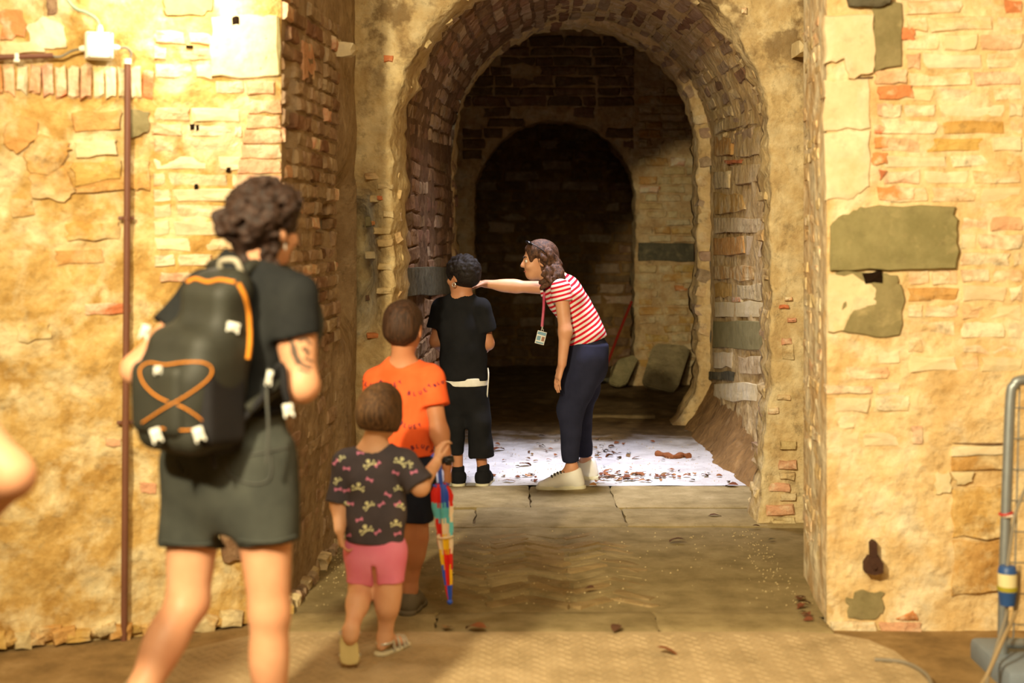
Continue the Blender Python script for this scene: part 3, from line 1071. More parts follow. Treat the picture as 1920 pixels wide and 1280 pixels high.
fl = struct('floor', floor_grid(-4.2, 4.2, -2.5, 5.72, -0.025, 0.004, 0.12, 1), ground('hall_earth', [srgb(108, 86, 54), srgb(134, 108, 70), srgb(156, 130, 90)], dirt=0.4))


def trough(x, y):
    # floor worn hollow in the middle of the passage
    return -0.010 * math.exp(-((x - 0.15) / 0.42) ** 2) * (1 if y < 7.3 else 0)


fp = struct('floor_passage', floor_grid(-1.3, 1.7, 5.66, 7.46, 0.0, 0.006, 0.03, 2, trough), M['dust'])
# herringbone bricks, bare along the middle, under dust elsewhere
L_, W_ = 0.25, 0.085
for i in range(-14, 15):
    for j in range(-6, 10):
        for q in (0, 1):
            cx = 0.16 + i * W_ * 1.42 + (0.06 if q else 0.0)
            # columns of bricks slanting alternately left and right
            s = 1 if i % 2 else -1
        colx = 0.16 + i * 0.178
        cy = 6.5 + j * 0.118 * 1.0
        if not (5.80 < cy < 7.25) or not (-0.86 < colx < 1.22):
            continue
        bare = math.exp(-((colx - 0.12) / 0.36) ** 2) * (1 if cy < 7.0 else 0.5)
        top = -0.010 + 0.014 * bare + random.uniform(-.003, .003)
        if bare < 0.25:
            continue
        ang = math.radians(38) * s
        ex = Vector((math.cos(ang), math.sin(ang), 0))
        ey = Vector((-math.sin(ang), math.cos(ang), 0))
        put_block(fp, Vector((colx, cy, top + trough(colx, cy) * 0.6 - 0.022)), ex, ey, Vector((0, 0, 1)), (0.225, 0.075, 0.055), {'floor_brick': 3, 'dust': 2}, 'brick', random.gauss(0, .02))


def floor_slab(parent, x0, y0, x1, y1, top, mat, name='slab', th=0.06, seed=0):
    """worn stone slab with a slightly wavy outline and rounded edge"""
    r = random.Random(seed)
    pts = []
    n = 7
    cs = [(x0, y0), (x1, y0), (x1, y1), (x0, y1)]
    for i in range(4):
        a, b = cs[i], cs[(i + 1) % 4]
        for k in range(n):
            t = k / n
            pts.append(Vector((a[0] + (b[0] - a[0]) * t + r.gauss(0, .004), a[1] + (b[1] - a[1]) * t + r.gauss(0, .004), 0)))
    c = Vector(((x0 + x1) / 2, (y0 + y1) / 2, 0))
    m = len(pts)
    vs = [p + Vector((0, 0, top - th)) for p in pts] + [p + Vector((0, 0, top - 0.008)) for p in pts]
    for s in (0.012, 0.06, 0.2):
        for p in pts:
            d = p - c
            q = Vector((d.x - math.copysign(min(abs(d.x), s), d.x), d.y - math.copysign(min(abs(d.y), s), d.y), 0)) + c
            vs.append(q + Vector((0, 0, top + 0.004 * fbm(q, 5, 3) - (0.002 if s < .02 else 0))))
    vs.append(c + Vector((0, 0, top)))
    fs = []
    for k in range(4):
        for i in range(m):
            i2 = (i + 1) % m
            fs.append((k * m + i, k * m + i2, (k + 1) * m + i2, (k + 1) * m + i))
    for i in range(m):
        fs.append((4 * m + i, 4 * m + (i + 1) % m, 5 * m))
    me = mesh(name, vs, fs, True)
    me.set_sharp_from_angle(angle=math.radians(35))
    return link(name, me, M[mat], parent)


# kerb of stone slabs in front of the passage
kx = [-0.90, -0.30, 0.57, 1.24]
for i in range(3):
    floor_slab(fp, kx[i] + .003, 5.455, kx[i + 1] - .003, 5.735, 0.004 + random.uniform(0, .003), 'slab', seed=i)
# threshold slabs under the front arch
tx = [-0.95, -0.20, 0.60, 1.70]
for i in range(3):
    floor_slab(fp, tx[i] + .004, 7.36, tx[i + 1] - .004, 7.80 + 0.06 * (i == 1), 0.010 + random.uniform(0, .006), 'slab', seed=10 + i)
tx2 = [-0.95, 0.10, 0.58, 1.70]
for i in range(3):
    floor_slab(fp, tx2[i] + .004, 7.85, tx2[i + 1] - .004, 8.49, 0.012 + random.uniform(0, .005), 'slab', seed=20 + i)
struct('floor_threshold', floor_grid(-1.3, 1.9, 7.40, 8.80, -0.012, 0.004, 0.1, 3), M['earth_floor'])
struct('floor_vault', floor_grid(-0.9, 1.9, 8.49, 11.3, 0.012, 0.006, 0.05, 4), None)
bpy.data.objects['floor_vault'].data.materials.clear()
t = NT('vault_floor')
p = t.pos()
sx = t.n('ShaderNodeSeparateXYZ')
t.l(p, sx.inputs[0])
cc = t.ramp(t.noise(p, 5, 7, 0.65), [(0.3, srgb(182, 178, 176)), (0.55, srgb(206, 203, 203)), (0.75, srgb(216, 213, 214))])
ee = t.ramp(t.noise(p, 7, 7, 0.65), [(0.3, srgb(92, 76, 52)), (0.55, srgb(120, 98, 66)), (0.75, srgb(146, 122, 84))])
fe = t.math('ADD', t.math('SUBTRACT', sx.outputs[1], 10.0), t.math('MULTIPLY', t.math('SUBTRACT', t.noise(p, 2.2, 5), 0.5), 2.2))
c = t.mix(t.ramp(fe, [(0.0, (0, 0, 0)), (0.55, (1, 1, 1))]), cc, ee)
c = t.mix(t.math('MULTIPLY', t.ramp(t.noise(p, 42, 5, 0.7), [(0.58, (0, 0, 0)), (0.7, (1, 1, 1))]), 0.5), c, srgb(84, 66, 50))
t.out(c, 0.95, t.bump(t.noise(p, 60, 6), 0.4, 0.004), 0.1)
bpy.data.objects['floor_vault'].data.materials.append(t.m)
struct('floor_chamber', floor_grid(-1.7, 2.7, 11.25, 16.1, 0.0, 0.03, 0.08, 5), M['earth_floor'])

# ------------------------------------------------------------------ rest of the entrance hall, behind and beside the camera
struct('ceiling', mesh('c', [(-4.2, -2.5, 4.1), (4.2, -2.5, 4.1), (4.2, 7.45, 4.1), (-4.2, 7.45, 4.1)], [(0, 1, 2, 3)]), M['plaster'])
struct('wall_back', mesh('c', [(-4.2, -2.5, -.1), (4.2, -2.5, -.1), (4.2, -2.5, 4.1), (-4.2, -2.5, 4.1)], [(0, 1, 2, 3)]), M['plaster'])
struct('wall_left_side', mesh('c', [(-3.4, -2.5, -.1), (-3.4, 4.75, -.1), (-3.4, 4.75, 4.1), (-3.4, -2.5, 4.1)], [(0, 1, 2, 3)]), M['plaster'])
struct('wall_right_side', mesh('c', [(3.3, -2.5, -.1), (3.3, 5.5, -.1), (3.3, 5.5, 4.1), (3.3, -2.5, 4.1)], [(0, 1, 2, 3)]), M['plaster'])

# ------------------------------------------------------------------ bodies and cloth: smooth unions of tapered limbs, skinned by surface nets
class Shape:
    def __init__(self, k=0.03):
        self.p = []
        self.k = k
        self.cuts = []
        self.nz = []

    def cone(self, a, b, ra, rb, q=1.0, qn=None, k=None, cut='', sub=False, grow=0.0):
        self.p.append(('c', Vector(a), Vector(b), ra + grow, rb + grow, q, Vector(qn).normalized() if qn is not None else None, self.k if k is None else k, cut, sub))
        return self

    def ell(self, c, r, R=None, k=None, sub=False):
        self.p.append(('e', Vector(c), Vector(r), R if R is not None else Matrix.Identity(3), self.k if k is None else k, sub))
        return self

    def box(self, c, h, R=None, rad=0.01, k=None, sub=False):
        self.p.append(('b', Vector(c), Vector(h), R if R is not None else Matrix.Identity(3), rad, self.k if k is None else k, sub))
        return self

    def keep(self, pt, n):
        """keeps the side the normal points away from"""
        self.cuts.append((Vector(pt), Vector(n).normalized()))
        return self

    def noise(self, amp, freq, seed=0, stretch=(1, 1, 1)):
        self.nz.append((amp, freq, seed, stretch))
        return self

    def chain(self, segs, right, k=None, cut='', grow=0.0):
        """elliptical trunk: segs of (point, half width, half depth)"""
        right = Vector(right)
        for (a, wa_, da), (b, wb_, db) in zip(segs, segs[1:]):
            ax = (Vector(b) - Vector(a)).normalized()
            fr = ax.cross(right)
            q = ((da + grow) / (wa_ + grow) + (db + grow) / (wb_ + grow)) / 2
            self.cone(a, b, wa_, wb_, q, fr, k, cut, grow=grow)
        return self

    def bounds(self, m):
        lo, hi = np.full(3, 1e9), np.full(3, -1e9)
        for p in self.p:
            if p[-1]:
                continue
            a, b = self.pb(p)
            lo, hi = np.minimum(lo, a), np.maximum(hi, b)
        return lo - m, hi + m

    @staticmethod
    def pb(p):
        if p[0] == 'c':
            a, b = np.array(p[1]), np.array(p[2])
            r = max(p[3], p[4])
            return np.minimum(a, b) - r, np.maximum(a, b) + r
        r = np.array(p[2])
        e = np.abs(np.array(p[3])) @ r if p[0] == 'e' else np.abs(np.array(p[3])) @ (r) + p[4]
        return np.array(p[1]) - e, np.array(p[1]) + e

    def verts_faces(self, vox):
        lo, hi = self.bounds(vox * 3)
        n = np.ceil((hi - lo) / vox).astype(int) + 1
        A = np.full(n, 1.0, np.float32)
        ax = [(lo[i] + vox * np.arange(n[i])).astype(np.float32) for i in range(3)]
        for p in self.p:
            k = p[-3] if p[0] == 'c' else p[-2]
            a, b = self.pb(p)
            m = k + vox * 2
            i0 = np.clip(np.floor((a - m - lo) / vox).astype(int), 0, n - 1)
            i1 = np.clip(np.ceil((b + m - lo) / vox).astype(int) + 1, 1, n)
            sl = tuple(slice(i0[q], i1[q]) for q in range(3))
            X = ax[0][sl[0]][:, None, None]
            Y = ax[1][sl[1]][None, :, None]
            Z = ax[2][sl[2]][None, None, :]
            if p[0] == 'c':
                _, pa, pbv, ra, rb, q, qn, _, cut, sub = p
                x, y, z = X - pa.x, Y - pa.y, Z - pa.z
                d = pbv - pa
                L2 = max(d.dot(d), 1e-9)
                t = (x * d.x + y * d.y + z * d.z) / L2
                tc = np.clip(t, 0, 1)
                x, y, z = x - tc * d.x, y - tc * d.y, z - tc * d.z
                if qn is not None and q != 1.0:
                    s = (x * qn.x + y * qn.y + z * qn.z) * (1 / q - 1)
                    x, y, z = x + qn.x * s, y + qn.y * s, z + qn.z * s
                D = np.sqrt(x * x + y * y + z * z) - (ra + (rb - ra) * tc)
                if qn is not None and q < 1.0:
                    D = D * (0.5 + 0.5 * q)
                L = math.sqrt(L2)
                if 'b' in cut:
                    D = np.maximum(D, (t - 1) * L)
                if 'a' in cut:
                    D = np.maximum(D, -t * L)
            else:
                c, r, R = p[1], p[2], p[3]
                x, y, z = X - c.x, Y - c.y, Z - c.z
                u = [x * R[0][i] + y * R[1][i] + z * R[2][i] for i in range(3)]
                if p[0] == 'e':
                    g = np.sqrt((u[0] / r[0]) ** 2 + (u[1] / r[1]) ** 2 + (u[2] / r[2]) ** 2)
                    g2 = np.sqrt((u[0] / r[0] ** 2) ** 2 + (u[1] / r[1] ** 2) ** 2 + (u[2] / r[2] ** 2) ** 2) + 1e-6
                    D = g * (g - 1.0) / g2
                else:
                    o = [np.abs(u[i]) - r[i] for i in range(3)]
                    D = np.sqrt(np.maximum(o[0], 0) ** 2 + np.maximum(o[1], 0) ** 2 + np.maximum(o[2], 0) ** 2) + np.minimum(np.maximum(np.maximum(o[0], o[1]), o[2]), 0) - p[4]
                sub = p[-1]
            W = A[sl]
            if sub:
                h = np.maximum(k - np.abs(-W - D), 0) / max(k, 1e-6)
                A[sl] = -(np.minimum(-W, D) - h * h * k * 0.25)
            else:
                h = np.maximum(k - np.abs(W - D), 0) / max(k, 1e-6)
                A[sl] = np.minimum(W, D) - h * h * k * 0.25
        X, Y, Z = ax[0][:, None, None], ax[1][None, :, None], ax[2][None, None, :]
        for amp, freq, seed, st in self.nz:
            r = np.random.default_rng(seed)
            acc = 0
            for i in range(7):
                w = r.normal(size=3)
                w = w / np.linalg.norm(w) * freq * r.uniform(.6, 1.5) * np.array(st)
                acc = acc + np.sin(X * w[0] + Y * w[1] + Z * w[2] + r.uniform(0, 6.28) + 1.3 * np.sin(X * w[1] * .5 + Z * w[0] * .5))
            A += (amp / 2.6) * acc
        for c, nn in self.cuts:
            A = np.maximum(A, (X - c.x) * nn.x + (Y - c.y) * nn.y + (Z - c.z) * nn.z)
        A[0], A[-1], A[:, 0], A[:, -1], A[:, :, 0], A[:, :, -1] = 1, 1, 1, 1, 1, 1
        return nets(A, lo, vox)

    def build(self, name, mat, root, vox=0.006, label=None):
        v, f = self.verts_faces(vox)
        me = bpy.data.meshes.new(name)
        me.vertices.add(len(v))
        me.vertices.foreach_set('co', v.astype(np.float32).ravel())
        me.loops.add(f.size)
        me.loops.foreach_set('vertex_index', f.astype(np.int32).ravel())
        me.polygons.add(len(f))
        me.polygons.foreach_set('loop_start', np.arange(0, f.size, 4, dtype=np.int32))
        me.update(calc_edges=True)
        me.polygons.foreach_set('use_smooth', np.ones(len(f), bool))
        o = link(name, me, mat)
        if root is not None:
            finish_parent(o, root)
        if label:
            o['label'] = label
        return o


def nets(A, lo, vox):
    S = A < 0
    nx, ny, nz = A.shape
    cnt = np.zeros((nx - 1, ny - 1, nz - 1), np.int8)
    for i in (0, 1):
        for j in (0, 1):
            for k in (0, 1):
                cnt += S[i:nx - 1 + i, j:ny - 1 + j, k:nz - 1 + k]
    act = (cnt > 0) & (cnt < 8)
    I = np.argwhere(act)
    idx = np.full(act.shape, -1, np.int64)
    idx[act] = np.arange(len(I))
    acc = np.zeros((len(I), 3))
    num = np.zeros(len(I))
    cor = [(i, j, k) for i in (0, 1) for j in (0, 1) for k in (0, 1)]
    for a in cor:
        for ax in range(3):
            if a[ax]:
                continue
            b = list(a)
            b[ax] = 1
            va = A[I[:, 0] + a[0], I[:, 1] + a[1], I[:, 2] + a[2]]
            vb = A[I[:, 0] + b[0], I[:, 1] + b[1], I[:, 2] + b[2]]
            m = (va < 0) != (vb < 0)
            t = np.where(m, va / np.where(m, va - vb, 1), 0)
            for c in range(3):
                acc[:, c] += np.where(m, a[c] + (t if c == ax else 0), 0)
            num += m
    V = (I + acc / num[:, None]) * vox + lo
    Fs = []
    for ax in range(3):
        sl0 = [slice(1, -1)] * 3
        sl1 = [slice(1, -1)] * 3
        sl0[ax] = slice(0, -1)
        sl1[ax] = slice(1, None)
        s0, s1 = S[tuple(sl0)], S[tuple(sl1)]
        E = np.argwhere(s0 != s1)
        if not len(E):
            continue
        flip = s0[tuple(E.T)]
        off = np.ones(3, int)
        off[ax] = 0
        E = E + off
        u, w = (ax + 1) % 3, (ax + 2) % 3
        q = []
        for du, dw in ((1, 1), (0, 1), (0, 0), (1, 0)):
            c = E.copy()
            c[:, u] -= du
            c[:, w] -= dw
            q.append(idx[c[:, 0], c[:, 1], c[:, 2]])
        q = np.stack(q, 1)
        q[~flip] = q[~flip][:, ::-1]
        Fs.append(q)
    F_ = np.concatenate(Fs)
    F_ = F_[(F_ >= 0).all(1)]
    # one light smoothing pass takes the voxel steps out
    for _ in range(2):
        acc = np.zeros_like(V)
        num = np.zeros(len(V))
        for a, b in ((0, 1), (1, 2), (2, 3), (3, 0)):
            np.add.at(acc, F_[:, a], V[F_[:, b]])
            np.add.at(num, F_[:, a], 1)
            np.add.at(acc, F_[:, b], V[F_[:, a]])
            np.add.at(num, F_[:, b], 1)
        V = V * 0.6 + 0.4 * acc / np.maximum(num, 1)[:, None]
    return V, F_


def frame(f, up=(0, 0, 1)):
    """matrix with columns right, forward, up"""
    f = Vector(f).normalized()
    r = f.cross(Vector(up)).normalized()
    u = r.cross(f).normalized()
    return Matrix((r, f, u)).transposed()


def add_hand(s, wrist, d, palm, side, z=1.0, curl=0.5, spread=0.10, thumb=0.6):
    """palm, four fingers and thumb. d: towards the fingers; palm: the way the palm faces; side +1 when thumb lies at +(d x palm)"""
    d = Vector(d).normalized()
    palm = Vector(palm)
    palm = (palm - d * palm.dot(d)).normalized()
    lat = d.cross(palm) * side
    kn = Vector(wrist) + d * 0.085 * z
    for o in (-.021, -.007, .007, .021):
        s.cone(Vector(wrist) + lat * o * .6 * z + d * .005, kn + lat * o * z, .014 * z, .0125 * z, k=.012 * z)
    for o, l, r in ((.028, .040, .0082), (.0095, .046, .0085), (-.0095, .043, .0082), (-.027, .034, .0072)):
        a = kn + lat * o * z
        ang = 0.0
        dd = (d + lat * spread * o / .028).normalized()
        for sgm, ll in enumerate((l, l * .62, l * .5)):
            ang += curl * (0.75 if sgm == 0 else 1.0)
            b = a + (dd * math.cos(ang) + palm * math.sin(ang)) * ll * z
            s.cone(a, b, r * z, r * .9 * z, k=.004 * z)
            a, r = b, r * .93
    a = Vector(wrist) + lat * .024 * z + d * .022 * z
    b = a + (d * .6 + lat * .55 + palm * .3 * thumb).normalized() * .042 * z
    c = b + (d * .9 + lat * .05 + palm * .6 * thumb).normalized() * .034 * z
    e = c + (d * .9 - lat * .15 + palm * .8 * thumb).normalized() * .024 * z
    s.cone(a, b, .014 * z, .0105 * z, k=.01 * z)
    s.cone(b, c, .0105 * z, .0092 * z, k=.005 * z)
    s.cone(c, e, .0092 * z, .0075 * z, k=.004 * z)


def add_head(s, c, f, up, z, nb, neck=0.052, k=0.02, child=False):
    R = frame(f, up)
    r_, f_, u_ = R.col[0], R.col[1], R.col[2]
    c = Vector(c)

    def at(x, y, zz):
        return c + (r_ * x + f_ * y + u_ * zz) * z
    fw = 1.06 if child else 1.0
    s.ell(at(0, -.012, .030), Vector((.074, .094, .084)) * z, R, k)
    s.ell(at(0, .030, -.030), Vector((.060 * fw, .062, .080)) * z, R, k)
    s.ell(at(0, .052, -.078), Vector((.036, .036, .030)) * z, R, k)
    s.cone(at(0, .082, .018), at(0, .104, -.018), .0085 * z, .012 * z, k=.012 * z)
    s.ell(at(.011, .094, -.022), Vector((.008, .010, .008)) * z, R, .006 * z)
    s.ell(at(-.011, .094, -.022), Vector((.008, .010, .008)) * z, R, .006 * z)
    s.cone(at(-.034, .074, .030), at(.034, .074, .030), .010 * z, .010 * z, k=.018 * z)
    for sx in (-1, 1):
        s.ell(at(sx * .030, .098, .008), Vector((.016, .016, .011)) * z, R, .010 * z, True)
        s.ell(at(sx * .040, .066, -.024), Vector((.020, .022, .018)) * z, R, .02 * z)
        # ear: shell with a hollow
        s.ell(at(sx * .076, -.008, -.006), Vector((.009, .019, .032)) * z, R @ Matrix.Rotation(-.2, 3, 'X'), .006 * z)
        s.ell(at(sx * .086, -.004, -.004), Vector((.006, .010, .018)) * z, R, .004 * z, True)
    s.cone(at(-.016, .084, -.050), at(.016, .084, -.050), .0075 * z, .0075 * z, k=.008 * z)
    s.cone(at(-.013, .083, -.062), at(.013, .083, -.062), .0080 * z, .0080 * z, k=.006 * z)
    s.cone(at(0, -.022, -.060), nb, neck * z, neck * 1.08 * z, k=.03 * z)
    return at, R


def eyes(at, R, z, root, iris):
    for sx in (-1, 1):
        m = MB()
        m.ball(at(sx * .030, .0775, .007), .0115 * z, 14, 10)
        e = m.build('eye', M['eye_white'], None, True, root)
        m = MB()
        m.ball(at(sx * .0305, .0845, .007), (.0070 * z, .0052 * z, .0066 * z), 10, 6, R)
        i = m.build('iris', iris, None, True)
        i.parent = e
    for sx in (-1, 1):
        m = MB()
        m.tube(spline([at(sx * .014, .090, .027), at(sx * .030, .088, .034), at(sx * .046, .074, .030)], 4), [.0022 * z] * 4 + [.003 * z] * 4 + [.0012 * z], 6)
        m.build('eyebrow', M['hair_dark'], None, True, root)


def bvh_of(o):
    me = o.data
    mw = Matrix.Translation(o.parent.location) @ o.matrix_parent_inverse if o.parent else Matrix.Identity(4)
    return BVHTree.FromPolygons([tuple(mw @ v.co) for v in me.vertices], [tuple(p.vertices) for p in me.polygons])


def hit(bv, x, y, off=0.002):
    d = P(x, y, 1.0) - Vector((0, 0, CAMZ))
    h = bv.ray_cast(Vector((0, 0, CAMZ)), d.normalized())
    if h[0] is None:
        return None
    n = h[1]
    if n.dot(d) > 0:
        n = -n
    return h[0] + n * off


def decals(bv, motifs, name, mat, root):
    """each motif of a printed pattern becomes a part of its own"""
    for polys in motifs:
        decal(bv, polys, name, mat, root)


def decal(bv, polys, name, mat, root, off=0.0015):
    """flat print laid on a garment: closed outlines given where they are seen"""
    m = MB()
    for poly in polys:
        q = [hit(bv, x, y, off) for x, y in poly]
        if any(p is None for p in q):
            continue
        c = hit(bv, sum(p[0] for p in poly) / len(poly), sum(p[1] for p in poly) / len(poly), off)
        if c is None or max((p - c).length for p in q) > 0.25:
            continue
        n = len(q)
        m.add(q + [c], [(i, (i + 1) % n, n) for i in range(n)])
    if not m.v:
        return None
    return m.build(name, mat, None, True, root)


def ribbon(bv, pts, w, name, mat, root, off=0.003, r=None, n=6, close=False):
    q = [p for p in (hit(bv, x, y, off) for x, y in pts) if p is not None]
    if len(q) < 2:
        return None
    m = MB()
    m.tube(spline(q, n), w, 8)
    return m.build(name, mat, None, True, root)


def dot(x, y, rx, ry=None, a=0.0, n=10):
    ry = ry or rx
    return [(x + rx * math.cos(2 * math.pi * i / n) * math.cos(a) - ry * math.sin(2 * math.pi * i / n) * math.sin(a),
             y + rx * math.cos(2 * math.pi * i / n) * math.sin(a) + ry * math.sin(2 * math.pi * i / n) * math.cos(a)) for i in range(n)]


def stroke(x0, y0, x1, y1, w):
    d = math.hypot(x1 - x0, y1 - y0) or 1
    nx, ny = -(y1 - y0) / d * w / 2, (x1 - x0) / d * w / 2
    return [(x0 + nx, y0 + ny), ((x0 + x1) / 2 + nx, (y0 + y1) / 2 + ny), (x1 + nx, y1 + ny), (x1 - nx, y1 - ny), ((x0 + x1) / 2 - nx, (y0 + y1) / 2 - ny), (x0 - nx, y0 - ny)]


def add_leg(s, h, kn, an, r0, r1, r2, back=None, k=0.03):
    s.cone(h, kn, r0, r1, k=k)
    s.cone(kn, an, r1 * .97, r2, k=k)
    h, kn, an = Vector(h), Vector(kn), Vector(an)
    if back is not None:
        b = Vector(back)
        s.ell(kn.lerp(an, .30) + b * r1 * .28, Vector((r1 * .92, r1 * .95, (an - kn).length * .24)), frame(b, (kn - an).normalized()), k)


def add_foot(s, an, fdir, z, k=0.02, zb=0.012):
    f = Vector(fdir).normalized()
    an = Vector(an)
    heel = Vector((an.x, an.y, zb + .03 * z)) - f * .03 * z
    ball = Vector((an.x, an.y, zb + .022 * z)) + f * .115 * z
    toe = Vector((an.x, an.y, zb + .016 * z)) + f * .165 * z
    s.cone(an, heel, .036 * z, .028 * z, k=k)
    s.cone(an, ball, .034 * z, .026 * z, k=k)
    s.cone(ball, toe, .032 * z, .022 * z, .6, (0, 0, 1), k=k)


def shoe(root, an, fdir, z, mat, sole_mat, name='shoe', label=None, zb=0.0, high=0.07, rot=None, pivot=None, lace=None, collar=None):
    """low shoe: rounded upper with a thick sole, laces and a padded collar"""
    f = Vector(fdir).normalized()
    a = Vector((an[0], an[1], zb))
    r = f.cross(Vector((0, 0, 1)))
    R = Matrix((r, f, Vector((0, 0, 1)))).transposed()

    def at(x, y, h):
        v = (r * x + f * y + Vector((0, 0, h))) * z
        if rot is not None:
            v = rot @ v
        return a + v
    RR = rot @ R if rot is not None else R
    up = RR.col[2]
    s = Shape(.03 * z)
    s.cone(at(0, -.038, .045), at(0, -.014, high + .018), .041 * z, .041 * z, k=.03 * z, cut='b')
    s.cone(at(0, -.015, high - .005), at(0, .070, .068), .037 * z, .041 * z, k=.03 * z)
    s.cone(at(0, .0, .062), at(0, .120, .046), .047 * z, .040 * z, .9, up, k=.04 * z)
    s.cone(at(0, .11, .042), at(0, .176, .038), .045 * z, .032 * z, .74, up, k=.03 * z)
    s.keep(at(0, 0, .014), -up)
    u = s.build(name, mat, root, .005, label)
    s = Shape(.03 * z)
    s.cone(at(0, -.042, .018), at(0, .04, .018), .046 * z, .043 * z, .9, up)
    s.cone(at(0, .04, .018), at(0, .15, .018), .044 * z, .048 * z, .8, up)
    s.cone(at(0, .15, .018), at(0, .182, .020), .046 * z, .035 * z, .8, up)
    s.keep(at(0, 0, .002), -up)
    s.keep(at(0, 0, .032), up)
    so = s.build('sole', sole_mat, None, .005)
    so.parent = u
    if lace is not None:
        m = MB()
        bv = BVHTree.FromPolygons([tuple(v.co) for v in u.data.vertices], [tuple(p.vertices) for p in u.data.polygons])
        for q in range(5):
            y = .048 + q * .018
            pts = []
            for i in range(7):
                o = at(-.027 + .009 * i, y + .004 * (i % 2), .22)
                h = bv.ray_cast(o, -up)
                if h[0] is not None:
                    pts.append(h[0] + up * .002)
            if len(pts) > 2:
                m.tube(spline(pts, 2), .0036 * z, 6)
        l = m.build('laces', lace, None, True)
        l.parent = u
    return u


def hair_cap(at, R, z, t=0.012, k=0.02, low=-0.05, back=0.0):
    """short hair shell over the skull"""
    s = Shape(k * z)
    s.ell(at(0, -.014, .034), Vector((.078 + t * .8, .098 + t, .086 + t)) * z, R, k * z)
    s.ell(at(0, -.052, -.012), Vector((.064 + t * .6, .058 + t, .060)) * z, R, k * z)
    return s


def curls(s, c_fn, n, r0, r1, seed, k=0.01):
    r = random.Random(seed)
    for i in range(n):
        p, _ = c_fn(r)
        q = r.uniform(r0, r1)
        s.ell(p, (q, q * r.uniform(.7, 1.3), q * r.uniform(.7, 1.3)), Matrix.Rotation(r.uniform(0, 6), 3, Vector((r.random(), r.random(), r.random() + .1))), k)


def skin_mat(name, col):
    t = NT(name)
    p = t.objco()
    n = t.noise(p, 14, 4)
    c = t.mix(t.ramp(n, [(.3, (0, 0, 0)), (.75, (1, 1, 1))]), col, (col[0] * .92, col[1] * .80, col[2] * .74, 1))
    return t.out(c, 0.5, t.bump(t.noise(p, 260, 3), .12, .001), 0.35)


def hair_mat(name, col, col2, stretch=(60, 60, 8)):
    t = NT(name)
    mp = t.n('ShaderNodeMapping')
    mp.inputs['Scale'].default_value = stretch
    t.l(t.objco(), mp.inputs['Vector'])
    n = t.noise(mp.outputs[0], 2.0, 5, .6, .6)
    c = t.mix(t.ramp(n, [(.35, (0, 0, 0)), (.68, (1, 1, 1))]), col, col2)
    return t.out(c, 0.6, t.bump(n, .7, .006), 0.25)


M['eye_white'] = plain('eye_white', srgb(225, 218, 208), .25, .5, var=.03)
M['iris'] = plain('brown_iris', srgb(60, 38, 24), .2, .5)
M['hair_dark'] = hair_mat('dark_brown_hair', srgb(30, 20, 16), srgb(62, 42, 32), (40, 40, 30))
M['hair_black'] = hair_mat('black_hair', srgb(18, 14, 13), srgb(42, 32, 27), (70, 70, 70))
M['hair_brown'] = hair_mat('brown_hair', srgb(36, 23, 14), srgb(74, 48, 30))
M['hair_bob'] = hair_mat('light_brown_hair', srgb(46, 32, 20), srgb(110, 78, 48), (70, 70, 6))
M['hair_guide'] = hair_mat('wavy_auburn_hair', srgb(40, 26, 22), srgb(112, 76, 54), (50, 50, 18))
M['skin'] = skin_mat('skin', srgb(214, 160, 124))
M['skin_child'] = skin_mat('child_skin', srgb(226, 178, 142))
M['skin_tan'] = skin_mat('tanned_skin', srgb(190, 134, 98))
M['black_cotton'] = cloth('black_cotton', srgb(24, 24, 26), srgb(34, 34, 36))
M['black_tee'] = cloth('faded_black_cotton', srgb(30, 31, 32), srgb(42, 43, 42))
M['denim_grey'] = cloth('dark_grey_denim', srgb(54, 56, 52), srgb(72, 74, 68), 300)
M['pack'] = cloth('black_nylon', srgb(36, 36, 30), srgb(50, 50, 42), 500, .2, .6, .3)
M['pack_mesh'] = cloth('black_mesh', srgb(26, 25, 27), srgb(36, 34, 36), 700, .5, .7, .2)
M['orange_web'] = cloth('orange_webbing', srgb(196, 122, 40), None, 500)
M['grey_web'] = cloth('grey_webbing', srgb(74, 74, 70), None, 500)
M['white_plastic'] = plain('white_plastic', srgb(226, 224, 214), .35, .4, var=.04)
M['orange_cotton'] = cloth('orange_cotton', srgb(224, 88, 42), srgb(238, 106, 58))
M['navy'] = cloth('navy_cotton', srgb(28, 32, 44), srgb(38, 42, 56))
M['navy_trouser'] = cloth('navy_trousers', srgb(36, 38, 56), srgb(46, 48, 68))
M['charcoal'] = cloth('charcoal_cotton', srgb(76, 72, 80), srgb(90, 84, 92))
M['pink'] = cloth('pink_jersey', srgb(238, 132, 170), srgb(244, 150, 184))
M['cream_print'] = cloth('cream_print', srgb(222, 226, 184))
M['pink_print'] = cloth('pink_print', srgb(218, 138, 178))
M['purple_print'] = cloth('purple_print', srgb(70, 30, 60))
M['white_cotton'] = cloth('white_cotton', srgb(222, 220, 212))
M['white_leather'] = plain('white_leather', srgb(240, 238, 230), .5, .35, var=.05, bump=.1)
M['off_white_rubber'] = plain('off_white_rubber', srgb(214, 208, 178), .7, .25, var=.08)
M['sole_worn'] = plain('worn_sole', srgb(216, 200, 142), .85, .15, var=.18, scale=26)
M['silver'] = plain('silver_strap', srgb(206, 204, 194), .35, .5, .5, var=.08)
M['black_plastic'] = plain('black_plastic', srgb(22, 22, 24), .3, .5)
M['grey_canvas'] = cloth('grey_canvas', srgb(96, 88, 72))


